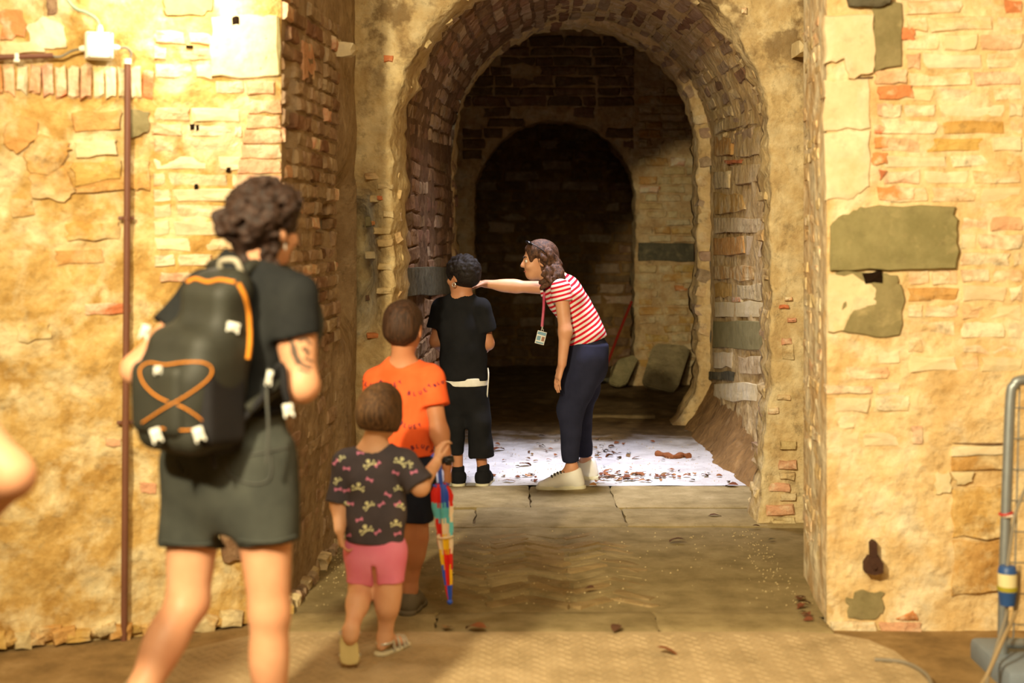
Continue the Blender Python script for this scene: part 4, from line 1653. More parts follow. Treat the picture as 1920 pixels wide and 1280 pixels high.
def stripes(name, c1, c2, axis, period, origin):
    t = NT(name)
    p = t.objco()
    vm = t.n('ShaderNodeVectorMath', operation='DOT_PRODUCT')
    t.l(p, vm.inputs[0])
    vm.inputs[1].default_value = axis
    w = t.math('ADD', t.math('MULTIPLY', vm.outputs['Value'], 1.0 / period), t.math('MULTIPLY', t.noise(p, 5, 2), .5))
    fr = t.math('FRACT', t.math('ADD', w, 100.0))
    c = t.mix(t.math('GREATER_THAN', fr, 0.48), c1, c2)
    return t.out(c, .9, t.bump(t.noise(p, 300, 2), .2, .002), .1)


M['red_stripe'] = stripes('red_white_stripes', srgb(206, 30, 48), srgb(232, 222, 214), (0.52, 0.05, -0.85), 0.027, 0)
M['red_stripe_sleeve'] = stripes('red_white_stripes_sleeve', srgb(206, 30, 48), srgb(232, 222, 214), (0.25, 0.0, -0.97), 0.025, 0)

# ------------------------------------------------------------------ woman with the backpack
def backpack_woman():
    d0 = 3.92
    root = thing('person', 'woman in black t-shirt and grey denim shorts, seen from behind wearing a backpack', 'person', F(430, 1481), None)
    fr = Vector((.5, .866, 0))
    rt = Vector((.866, -.5, 0))
    NB, SL, SR = P(466, 512, 3.95), P(388, 550, 4.04), P(548, 556, 3.85)
    EL, WL = P(256, 692, 3.97), P(330, 672, 4.17)
    ER, WR_ = P(567, 722, 3.82), P(520, 705, 4.06)
    PV, WA_, CH = P(430, 870, 3.95), P(438, 745, 3.96), P(458, 610, 3.96)
    HL, HR = P(368, 905, 3.98), P(492, 905, 3.91)
    KL, AL = P(352, 1128, 3.93), P(218, 1385, 3.70)
    KR, AR = P(505, 1150, 3.88), P(511, 1418, 3.90)
    s = Shape(.035)
    seg = [(PV, .168, .115), (P(434, 800, 3.95), .150, .105), (WA_, .130, .095), (CH, .148, .105), (P(463, 545, 3.95), .120, .075)]
    s.chain(seg, rt)
    s.cone(P(463, 545, 3.95), SL, .06, .05)
    s.cone(P(463, 545, 3.95), SR, .06, .05)
    s.cone(SL, EL, .046, .038)
    s.cone(EL, WL, .037, .026)
    s.cone(SR, ER, .048, .040)
    s.cone(ER, WR_, .040, .027)
    s.ell(SR.lerp(ER, .45), (.046, .048, .10), None)
    add_leg(s, HL, KL, AL, .088, .056, .036, (-.35, -.5, .5))
    add_leg(s, HR, KR, AR, .088, .053, .036, (-.3, -.9, 0))
    add_foot(s, AR, fr, 1.0)
    # trailing foot on its toes
    tb = P(226, 1462, 3.80)
    s.cone(AL, tb, .036, .030, k=.02)
    s.cone(tb, tb + Vector((.05, .075, -.008)), .032, .02, .6, (0, 0, 1), k=.02)
    s.cone(AL, AL + Vector((-.02, -.035, -.012)), .034, .03, k=.02)
    add_hand(s, WL, (.5, .8, .1), (.8, -.5, 0), 1, 1.0, .5)
    add_hand(s, WR_, (-.5, .8, .1), (-.8, -.5, 0), -1, 1.0, .5)
    hc = P(497, 428, 3.94)
    at, R = add_head(s, hc, (.52, .85, -.08), (0.08, 0, 1), 1.0, NB)
    body = s.build('body', M['skin'], root, .006)
    eyes(at, R, 1.0, root, M['iris'])
    # curly hair gathered in a low bun
    h = hair_cap(at, R, 1.0, .010)
    h.noise(.006, 120, 3)

    def spot(r):
        th, ph = r.uniform(0, 6.28), math.acos(r.uniform(-.75, 1))
        v = Vector((math.sin(ph) * math.cos(th), math.sin(ph) * math.sin(th), math.cos(ph)))
        if v.y > .55 and v.z < .45:
            v.y = -v.y
        if abs(v.x) > .6 and v.z < .05 and v.y > -.25:
            v.z = .45
        return at(v.x * .086, -.014 + v.y * .106, .034 + v.z * .094), 0
    curls(h, spot, 420, .009, .017, 5, .006)
    h.noise(.0035, 230, 6)
    bun = P(430, 420, 3.86)
    h.ell(bun, (.034, .034, .038), None, .012)
    for i in range(26):
        v = Vector((rng.normal(), rng.normal(), rng.normal())).normalized()
        h.ell(bun + v * .034, (.014, .012, .015), None, .006)
    for i in range(22):
        h.ell(P(446 + i * 3.4, 478 + 14 * math.sin(i * 1.7), 3.90 + .02 * math.sin(i * 2.3)), (.012, .012, .022), None, .012)
    h.build('hair', M['hair_dark'], root, .005)
    m = MB()
    ear = at(.083, -.004, -.046)
    m.tube([ear + Vector((0, .008 * math.cos(a), .008 * math.sin(a))) for a in np.linspace(0, 6.0, 12)], .0016, 6)
    m.build('earring', M['silver'], None, True, root)
    # t-shirt
    s = Shape(.04)
    s.chain([(P(437, 765, 3.96), .150, .118), (WA_, .148, .115), (CH, .166, .122), (P(463, 548, 3.95), .135, .088)], rt)
    s.cone(P(463, 543, 3.95), SL, .062, .062)
    s.cone(P(463, 543, 3.95), SR, .062, .062)
    s.cone(SL, SL.lerp(EL, .52), .064, .066, cut='b', k=.03)
    s.cone(SR, SR.lerp(ER, .46), .066, .070, cut='b', k=.03)
    s.cone(NB + Vector((0, 0, -.012)), NB + Vector((.005, .01, .10)), .064, .07, sub=True, k=.01)
    s.keep(P(437, 768, 3.96), (0, 0, -1))
    s.noise(.004, 34, 11, (1, 1, .6))
    s.build('t_shirt', M['black_tee'], root, .007)
    # neckline band
    m = MB()
    m.tube([NB + Vector((.068 * math.cos(a), .062 * math.sin(a), .004 + .012 * math.sin(a + .5))) for a in np.linspace(0, 6.283, 24)[:-1]], .006, 8, True)
    m.build('collar', M['black_tee'], None, True, root)
    # denim shorts
    s = Shape(.05)
    s.chain([(P(433, 905, 3.95), .172, .130), (P(436, 830, 3.95), .168, .126), (P(440, 764, 3.96), .152, .116)], rt, cut='b')
    LH, RH = P(359, 1022, 3.95), P(500, 1018, 3.89)
    s.cone(HL + Vector((0, 0, .05)), LH, .098, .090, cut='b', k=.05)
    s.cone(HR + Vector((0, 0, .05)), RH, .098, .094, cut='b', k=.05)
    s.cone(P(428, 1040, 3.80), P(428, 985, 4.05), .018, .03, sub=True, k=.03)
    s.noise(.004, 30, 4, (1, 1, .8))
    sh_ = s.build('shorts', M['denim_grey'], root, .007)
    bv = bvh_of(sh_)
    ribbon(bv, [(425, 862), (432, 890), (470, 906), (500, 902), (508, 880), (506, 850)], .0022, 'pocket_seam', M['grey_web'], root)
    ribbon(bv, [(470, 852), (505, 846), (540, 838)], .0022, 'pocket_seam', M['grey_web'], root)
    ribbon(bv, [(330, 862), (345, 890), (352, 880)], .0022, 'pocket_seam', M['grey_web'], root)
    for pts in ([(306, 1015), (330, 1019), (360, 1021), (390, 1019), (412, 1013)], [(450, 1012), (480, 1016), (520, 1014), (552, 1005)]):
        ribbon(bv, pts, .0045, 'hem', M['denim_grey'], root)
    m = MB()
    m.tube([P(440, 762, 3.96) + rt * (.158 * math.cos(a)) + fr * (.121 * math.sin(a)) for a in np.linspace(0, 6.283, 40)[:-1]], .014, 8, True)
    m.build('belt', M['black_cotton'], None, True, root)
    # tattoo on the right upper arm
    bv = bvh_of(body)
    polys = []
    for a, b, w in [((542, 632), (552, 650), 7), ((552, 650), (556, 668), 8), ((556, 668), (566, 684), 8), ((566, 684), (584, 690), 7), ((560, 640), (572, 634), 5), ((572, 634), (582, 646), 5), ((566, 652), (580, 662), 6),
                    ((546, 640), (548, 664), 5), ((549, 664), (558, 684), 5), ((570, 672), (586, 678), 5), ((556, 628), (566, 622), 4), ((560, 692), (580, 698), 4), ((574, 650), (576, 668), 4)]:
        polys.append(stroke(*a, *b, w))
    decal(bv, polys, 'tattoo', plain('tattoo_ink', srgb(92, 78, 66), .6, .2), root, .0008)
    shoe(root, AR, fr, 1.03, M['grey_canvas'], M['off_white_rubber'], lace=M['white_cotton'])
    shoe(root, P(222, 1470, 3.76), fr, 1.03, M['grey_canvas'], M['off_white_rubber'], rot=Matrix.Rotation(-math.radians(38), 3, rt), zb=0.085, lace=M['white_cotton'])

    # ---------------- the backpack
    pr = thing('backpack', 'black hiking backpack with orange cord on the back of the woman in grey shorts', 'backpack', P(430, 690, 3.84))
    o = P(466, 660, 3.95) - fr * .118
    up = Vector((0.06, 0.02, 1)).normalized()

    def L(u, v, w):                      # u right, v out from the back, w up
        return o + rt * u - fr * v + up * w
    R3 = Matrix((rt, -fr, up)).transposed()
    s = Shape(.07)
    s.box(L(-.012, .100, -.130), (.066, .055, .070), R3, .045)
    s.box(L(-.002, .090, -.03), (.062, .046, .06), R3, .045)
    s.box(L(.024, .060, .10), (.044, .022, .06), R3, .04)
    s.cone(L(-.0, .035, .195), L(.07, .035, .200), .034, .034)
    s.noise(.004, 24, 8)
    bag = s.build('main_compartment', M['pack'], pr, .007)
    s = Shape(.04)
    s.box(L(-.022, .172, -.10), (.060, .018, .066), R3, .030)
    s.noise(.003, 30, 9)
    fp_ = s.build('front_pocket', M['pack'], pr, .007)
    s = Shape(.03)
    s.box(L(.086, .095, -.125), (.016, .056, .075), R3, .024)
    s.build('side_pocket', M['pack_mesh'], pr, .007)
    s = Shape(.03)
    s.box(L(0, .04, -.225), (.07, .05, .008), R3, .02)
    s.build('base_panel', M['pack_mesh'], pr, .007)
    tr = BVHTree.FromPolygons([tuple(v.co) for ob in (bag, fp_) for v in ob.data.vertices],
                              [tuple(p.vertices) for p in bag.data.polygons] + [tuple(i + len(bag.data.vertices) for i in p.vertices) for p in fp_.data.polygons])
    ribbon(tr, [(268, 792), (310, 765), (352, 740), (388, 712), (396, 692), (380, 680), (345, 680), (310, 686), (280, 682), (264, 694), (272, 720), (300, 745), (340, 762), (372, 782), (382, 798), (350, 806), (300, 802)],
           .0022, 'bungee_cord', M['orange_web'], pr, .004)
    ribbon(tr, [(352, 530), (368, 524), (390, 530), (412, 526), (440, 530)], .005, 'trim', M['orange_web'], pr, .003)
    ribbon(tr, [(446, 532), (458, 556), (464, 585), (466, 615), (466, 645), (463, 672)], .0065, 'compression_strap', M['orange_web'], pr, .003)
    m = MB()
    m.tube(spline([L(.06, .135, .02), L(.112, .10, .03), L(.118, .04, .035)], 6), .008, 8)
    m.build('strap', M['grey_web'], None, True, pr)
    m = MB()
    hp = [L(.005, .02, .225), L(.01, .03, .255), L(.06, .03, .258), L(.075, .02, .225)]
    m.tube(spline(hp, 6), .008, 8)
    m.build('carry_handle', cloth('light_grey_webbing', srgb(150, 142, 124)), None, True, pr)
    for sx, S_, mid in ((-1, SL, P(400, 512, 4.0)), (1, SR, P(512, 510, 3.93))):
        m = MB()
        pts = [L(sx * .05, .0, .20), L(sx * .055, -.05, .245), mid + Vector((sx * .01, .03, .012)), mid + fr * .14 + Vector((0, 0, -.05)), mid + fr * .17 + Vector((sx * .02, 0, -.16)), L(sx * .15, -.14, -.05), L(sx * .12, .02, -.14)]
        m.tube(spline(pts, 8), .017, 10)
        m.build('shoulder_strap', M['pack'], None, True, pr)

    def buckle(x, y, d, w=.020, h=.026, rot=0.0):
        c = P(x, y, d)
        m = MB()
        Rm = Matrix.Rotation(rot, 3, 'Y') @ Matrix.Rotation(.4, 3, 'Z')
        m.box(c, (w, .010, h), Rm, .003)
        for sx in (-1, 1):
            m.box(c + Rm @ Vector((sx * w * .42, -.003, -h * .55)), (w * .2, .008, h * .35), Rm, .002)
        m.box(c + Rm @ Vector((0, -.006, h * .1)), (w * .5, .005, h * .25), Rm, .001)
        m.build('buckle', M['white_plastic'], None, True, pr)
    b1 = hit(tr, 437, 612, .008) or P(437, 612, 3.7)
    buckle(437, 612, b1.y, .034, .022, .25)
    for x, y in ((372, 812), (292, 814)):
        q = hit(tr, x, y - 14, .010) or P(x, y, 3.62)
        buckle(x, y, min(q.y, hit(tr, x - 6, y - 40, 0).y) - .022, .026, .032, -.3)
    q = hit(tr, 296, 693, .008) or P(296, 693, 3.6)
    buckle(296, 693, q.y, .020, .018, 0)
    buckle(272, 620, 3.86, .024, .034, .3)
    # hip belt ends that hang loose on the right
    m = MB()
    m.tube(spline([L(.11, .03, -.17), P(500, 735, 3.78), P(520, 690, 3.76), P(530, 690, 3.76), P(534, 730, 3.75), P(540, 752, 3.75)], 6), .010, 8)
    m.build('hip_strap', M['pack_mesh'], None, True, pr)
    m = MB()
    m.tube(spline([P(503, 690, 3.77), P(500, 740, 3.76), P(503, 800, 3.74), P(500, 868, 3.74)], 6), .004, 8)
    m.build('hip_strap', M['grey_web'], None, True, pr)
    m = MB()
    m.tube(spline([P(392, 832, 3.70), P(398, 850, 3.72), P(402, 876, 3.74)], 6), .007, 8)
    m.build('strap', M['pack_mesh'], None, True, pr)
    buckle(540, 767, 3.75, .026, .030, -.15)
    buckle(505, 706, 3.75, .016, .034, .2)


backpack_woman()


# ------------------------------------------------------------------ small girl
def girl():
    z = .72
    root = thing('person', 'small girl in pink shorts and charcoal top, seen from behind', 'person', F(700, 1225), None)
    rt, fr = Vector((.98, -.2, 0)), Vector((.2, .98, 0))
    NB, SL, SR = P(700, 838, 5.18), P(652, 868, 5.20), P(756, 868, 5.15)
    EL, WL = P(636, 945, 5.18), P(637, 992, 5.13)
    ER, WR_ = P(788, 912, 5.12), P(818, 868, 5.33)
    PV = P(704, 1028, 5.18)
    HL, HR = P(679, 1040, 5.19), P(731, 1040, 5.17)
    KL, AL = P(677, 1108, 5.18), P(658, 1182, 5.00)
    KR, AR = P(729, 1112, 5.16), P(722, 1194, 5.17)
    s = Shape(.03)
    s.chain([(PV, .098, .080), (P(702, 970, 5.18), .088, .070), (P(702, 900, 5.18), .095, .072), (P(702, 862, 5.18), .080, .055)], rt)
    s.cone(P(702, 862, 5.18), SL, .045, .036)
    s.cone(P(702, 862, 5.18), SR, .045, .036)
    s.cone(SL, EL, .033, .029)
    s.cone(EL, WL, .029, .021)
    s.cone(SR, ER, .033, .030)
    s.cone(ER, WR_, .030, .021)
    add_leg(s, HL, KL, AL, .058, .042, .026, (-.1, -.8, .4))
    add_leg(s, HR, KR, AR, .058, .042, .026, (0, -1, 0))
    add_foot(s, AR, (.55, .8, 0), .66, zb=.016)
    toe = P(656, 1240, 5.03)
    s.cone(AL, toe, .026, .024, .8, (0, 1, 0), k=.02)
    s.cone(AL, P(657, 1194, 4.99), .025, .024, k=.015)
    add_hand(s, WL, (.12, .05, -1), (.9, .3, 0), -1, .66, .75)
    add_hand(s, WR_, (.15, .35, .9), (.8, .5, -.2), -1, .66, .65)
    hc = P(714, 772, 5.19)
    at, R = add_head(s, hc, (.35, .92, -.12), (.05, 0, 1), .86, NB, .046, child=True)
    s.build('body', M['skin_child'], root, .005)
    eyes(at, R, .86, root, M['iris'])
    # bob of straight hair
    h = Shape(.03)
    h.ell(at(0, -.012, .036), Vector((.088, .108, .092)) * .86, R)
    h.ell(at(0, -.045, -.018), Vector((.094, .082, .074)) * .86, R)
    h.ell(at(.062, .0, -.040), Vector((.030, .055, .048)) * .86, R)
    h.ell(at(-.062, .0, -.040), Vector((.030, .055, .048)) * .86, R)
    h.ell(at(0, .10, -.05), Vector((.062, .060, .095)) * .86, R, .02, True)
    h.keep(at(0, 0, -.079), -R.col[2])
    h.noise(.0028, 110, 4, (1, 1, .12))
    h.build('hair', M['hair_bob'], root, .004)
    s = Shape(.035)
    s.chain([(P(704, 1018, 5.18), .106, .090), (P(703, 960, 5.18), .106, .088), (P(702, 900, 5.18), .108, .086), (P(702, 864, 5.18), .090, .066)], rt)
    s.cone(P(702, 862, 5.18), SL, .052, .050)
    s.cone(P(702, 862, 5.18), SR, .052, .050)
    s.cone(SL, SL.lerp(EL, .98), .052, .052, cut='b', k=.02)
    s.cone(SR, SR.lerp(ER, .93), .052, .056, cut='b', k=.02)
    s.cone(NB + Vector((0, -.005, -.012)), NB + Vector((0, 0, .10)), .058, .075, sub=True, k=.01)
    s.keep(P(704, 1013, 5.18), (0, 0, -1))
    s.noise(.0035, 45, 21, (1, 1, .5))
    top = s.build('t_shirt', M['charcoal'], root, .005)
    bv = bvh_of(top)
    cream, pink = [], []

    def bones(x, y, a, sc):
        ca, sa = math.cos(a), math.sin(a)

        def T(px, py):
            return x + (px * ca - py * sa) * sc, y + (px * sa + py * ca) * sc
        mo = []
        for x0, y0, x1, y1 in ((-9, 1, 9, 6), (-9, 7, 9, 1)):
            mo.append(stroke(*T(x0, y0), *T(x1, y1), 2.0 * sc))
        for px, py in ((-10, -.5), (-10, 7.5), (10, -.5), (10, 7.5), (-11, 2), (11, 5)):
            mo.append(dot(*T(px, py), 1.7 * sc))
        mo.append(dot(*T(0, -4.5), 4.2 * sc, 3.4 * sc, a))
        mo.append(dot(*T(0, -.5), 2.4 * sc, 1.8 * sc, a))
        cream.append(mo)
    for x, y, a, sc in [(692, 868, -.45, 1), (752, 864, .5, 1), (672, 912, .15, 1), (690, 946, -.6, .9), (686, 991, -.35, 1.05), (742, 980, 0, .85), (746, 914, -.1, .7), (632, 900, -.7, .7), (640, 858, -.6, .6), (752, 948, .5, .7), (770, 870, 1.2, .6), (648, 944, -.15, .6)]:
        bones(x, y, a, sc)
    for x, y, a in [(676, 849, -.1), (650, 878, .1), (693, 899, .4), (742, 886, .35), (727, 927, .5), (715, 945, -.6), (674, 974, -.3), (708, 997, -.6), (745, 944, -.5), (657, 944, .1), (650, 919, -.2), (634, 917, -.1), (708, 870, -.8), (776, 885, -.3), (745, 1000, -.3), (652, 1004, -.3), (630, 866, -.8)]:
        ca, sa = math.cos(a), math.sin(a)
        mo = []
        for sg in (-1, 1):
            mo.append([(x, y), (x + sg * (6 * ca) + 4 * sa, y + sg * 6 * sa - 4 * ca), (x + sg * 7 * ca, y + sg * 7 * sa), (x + sg * 6 * ca - 4 * sa, y + sg * 6 * sa + 4 * ca)])
        mo.append(dot(x, y, 2))
        pink.append(mo)
    decals(bv, cream, 'print', M['cream_print'], root)
    decals(bv, pink, 'bow_print', M['pink_print'], root)
    s = Shape(.03)
    s.chain([(P(704, 1040, 5.18), .104, .088), (P(704, 1002, 5.18), .098, .082)], rt, cut='b')
    s.cone(HL + Vector((0, 0, .01)), P(677, 1093, 5.18), .062, .054, cut='b')
    s.cone(HR + Vector((0, 0, .01)), P(731, 1092, 5.16), .062, .052, cut='b')
    s.box(P(704.5, 1098, 5.18), (.002, .3, .085), None, .006, .012, True)
    s.noise(.002, 50, 5)
    s.build('shorts', M['pink'], root, .005)
    # sandals
    m = MB()
    ol = [(-17, 0), (-18, -18), (-15, -34), (-8, -42), (2, -42), (9, -36), (14, -18), (16, 0), (18, 18), (14, 30), (0, 33), (-14, 29), (-18, 14)]
    m.prism([P(655 + x * 1.05, 1221 + y * .82, 4.985 - y * .0003) for x, y in ol], (0, 1, 0), .016)
    so = m.build('sandal_sole', M['sole_worn'], None, False, root)
    bm = bmesh.new()
    bm.from_mesh(so.data)
    bmesh.ops.recalc_face_normals(bm, faces=bm.faces)
    bmesh.ops.bevel(bm, geom=bm.edges[:], offset=.004, segments=2, affect='EDGES')
    bm.to_mesh(so.data)
    bm.free()
    for y in (1186, 1228):
        m = MB()
        m.tube(spline([P(638, y, 5.00), P(640, y - 2, 5.045), P(656, y - 3, 5.07), P(672, y - 2, 5.045), P(673, y, 5.00)], 5), .006, 8)
        m.build('sandal_strap', M['silver'], None, True, root)
    f = Vector((.55, .83, 0)).normalized()
    r = f.cross(Vector((0, 0, 1)))
    a = Vector((AR.x, AR.y, 0))
    s = Shape(.02)
    s.cone(a - f * .022 + Vector((0, 0, .008)), a + f * .045 + Vector((0, 0, .008)), .028, .028)
    s.cone(a + f * .045 + Vector((0, 0, .008)), a + f * .112 + Vector((0, 0, .010)), .030, .026)
    s.keep((0, 0, .003), (0, 0, -1))
    s.keep((0, 0, .016), (0, 0, 1))
    s.build('sandal_sole', M['off_white_rubber'], root, .004)
    for yy, hh, ww in ((.02, .052, .030), (.05, .046, .031), (.078, .040, .030), (.10, .033, .027)):
        m = MB()
        m.tube(spline([a + f * yy - r * ww + Vector((0, 0, .012)), a + f * yy - r * ww * .7 + Vector((0, 0, hh)), a + f * (yy + .006) + Vector((0, 0, hh + .010)), a + f * yy + r * ww * .7 + Vector((0, 0, hh)), a + f * yy + r * ww + Vector((0, 0, .012))], 5), .0055, 8)
        m.build('sandal_strap', M['silver'], None, True, root)
    m = MB()
    c = Vector((AR.x, AR.y, .048))
    m.tube([c + r * .029 * math.cos(q) + f * (.031 * math.sin(q)) + Vector((0, 0, .004 * math.sin(q))) for q in np.linspace(0, 6.283, 20)[:-1]], .005, 8, True)
    m.build('sandal_strap', M['silver'], None, True, root)


girl()


# ------------------------------------------------------------------ boy in the orange shirt
def orange_boy():
    z = .82
    root = thing('person', 'boy with short brown hair in a printed orange t-shirt, seen from behind', 'person', F(750, 1140), None)
    rt, fr = Vector((.97, -.24, 0)), Vector((.24, .97, 0))
    NB, SL, SR = P(756, 686, 5.74), P(708, 714, 5.78), P(806, 710, 5.70)
    EL, WL = P(694, 790, 5.86), P(712, 830, 6.02)
    ER, WR_ = P(824, 812, 5.66), P(838, 872, 5.62)
    PV = P(758, 880, 5.75)
    HL, HR = P(728, 890, 5.78), P(783, 890, 5.71)
    KL, AL = P(724, 1000, 5.92), P(716, 1085, 6.02)
    KR, AR = P(780, 1008, 5.70), P(768, 1102, 5.72)
    s = Shape(.03)
    s.chain([(PV, .112, .088), (P(758, 820, 5.75), .100, .078), (P(757, 750, 5.75), .112, .082), (P(756, 706, 5.75), .090, .060)], rt)
    s.cone(P(756, 706, 5.75), SL, .05, .040)
    s.cone(P(756, 706, 5.75), SR, .05, .040)
    s.cone(SL, EL, .037, .032)
    s.cone(EL, WL, .032, .022)
    s.cone(SR, ER, .039, .034)
    s.cone(ER, WR_, .035, .024)
    add_leg(s, HL, KL, AL, .066, .045, .030, (0, -1, 0))
    add_leg(s, HR, KR, AR, .066, .046, .030, (0, -1, 0))
    add_foot(s, AL, (.1, 1, 0), .8)
    add_foot(s, AR, (.2, 1, 0), .8)
    add_hand(s, WL, (.3, .9, .1), (.9, -.3, 0), 1, .8, .5)
    add_hand(s, WR_, (.05, -.02, -1), (-.85, .3, 0), 1, .76, .55)
    hc = P(757, 617, 5.74)
    at, R = add_head(s, hc, (.22, .97, -.04), (0, 0, 1), .93, NB, .046, child=True)
    s.build('body', M['skin_tan'], root, .0055)
    eyes(at, R, .93, root, M['iris'])
    h = hair_cap(at, R, .93, .010, .025)
    h.ell(at(0, .085, -.04), Vector((.075, .050, .075)) * .93, R, .015, True)
    for sx in (-1, 1):
        h.ell(at(sx * .082, .004, -.020), Vector((.020, .030, .044)) * .93, R, .012, True)
    h.noise(.0016, 150, 3, (1, 1, .2))
    h.build('hair', M['hair_brown'], root, .004)
    s = Shape(.035)
    s.chain([(P(759, 858, 5.75), .122, .104), (P(758, 800, 5.75), .120, .100), (P(757, 750, 5.75), .126, .096), (P(756, 710, 5.75), .100, .070)], rt)
    s.cone(P(756, 706, 5.75), SL, .056, .056)
    s.cone(P(756, 706, 5.75), SR, .056, .056)
    s.cone(SL, SL.lerp(EL, .55), .054, .056, cut='b', k=.02)
    s.cone(SR, SR.lerp(ER, .50), .054, .060, cut='b', k=.02)
    s.cone(NB + Vector((0, 0, -.012)), NB + Vector((0, .01, .10)), .056, .065, sub=True, k=.01)
    s.keep(P(759, 851, 5.75), (0, 0, -1))
    s.noise(.004, 40, 31, (1, 1, .5))
    tee = s.build('t_shirt', M['orange_cotton'], root, .0055)
    bv = bvh_of(tee)
    ink = []
    # the printed word, in arcs and partly upside down as the shirt is printed
    G = {'B': [(0, 0, 0, 4), (0, 0, 2, .4), (2, .4, 2, 1.6), (2, 1.6, 0, 2), (0, 2, 2.4, 2.5), (2.4, 2.5, 2.3, 3.6), (2.3, 3.6, 0, 4)], 'L': [(0, 0, 0, 4), (0, 4, 2.2, 4)], 'U': [(0, 0, 0, 3), (0, 3, 1.2, 4), (1.2, 4, 2.4, 3), (2.4, 3, 2.4, 0)],
         'E': [(0, 0, 0, 4), (0, 0, 2.2, 0), (0, 2, 1.8, 2), (0, 4, 2.2, 4)], 'Y': [(0, 0, 1.2, 2), (2.4, 0, 1.2, 2), (1.2, 2, 1.2, 4)]}

    def word(cx, cy, ang, r, flip=1, sc=1.75):
        mo = []
        for i, chh in enumerate('BLUEY'):
            a = ang + (i - 2) * 0.30 * flip
            px, py = cx + r * math.sin(a), cy - r * math.cos(a)
            rot = a if flip > 0 else a + math.pi
            ca, sa = math.cos(rot), math.sin(rot)
            for x0, y0, x1, y1 in G[chh]:
                q = [((x - 1.2) * sc * 1.0, (y - 2) * sc) for x, y in ((x0, y0), (x1, y1))]
                mo.append(stroke(*[c for X, Y in q for c in (px + X * ca - Y * sa, py + X * sa + Y * ca)], 1.5))
        ink.append(mo)
    word(732, 690, math.pi, 32, -1)
    word(776, 702, math.pi - .35, 36, -1)
    word(700, 690, math.pi + .1, 32, -1)
    word(772, 770, math.pi + .1, 30, -1)
    word(786, 868, .2, 32, 1)
    word(832, 742, -.1, 26, 1, 1.4)
    decals(bv, ink, 'lettering', M['purple_print'], root)
    s = Shape(.03)
    s.chain([(P(758, 895, 5.75), .120, .100), (P(758, 840, 5.75), .110, .092)], rt, cut='b')
    s.cone(HL, P(728, 972, 5.86), .076, .074, cut='b')
    s.cone(HR, P(783, 975, 5.71), .076, .070, cut='b')
    s.noise(.003, 40, 6)
    s.build('shorts', M['navy'], root, .006)
    shoe(root, AL, (.1, 1, 0), .8, M['grey_canvas'], M['off_white_rubber'])
    shoe(root, AR, (.2, 1, 0), .8, M['grey_canvas'], M['grey_canvas'], label='grey canvas shoe')
    m = MB()
    wq = ER.lerp(WR_, .86)
    dx = (WR_ - ER).normalized()
    e1 = dx.orthogonal().normalized()
    e2 = dx.cross(e1)
    for k in (-.008, 0, .008):
        m.tube([wq + dx * k + (e1 * math.cos(q) + e2 * math.sin(q)) * .029 for q in np.linspace(0, 6.283, 20)[:-1]], .005, 8, True)
    m.box(wq + Vector((.012, -.028, 0)), (.026, .010, .026), None, .003)
    m.build('wristwatch', M['black_plastic'], None, True, root)


orange_boy()


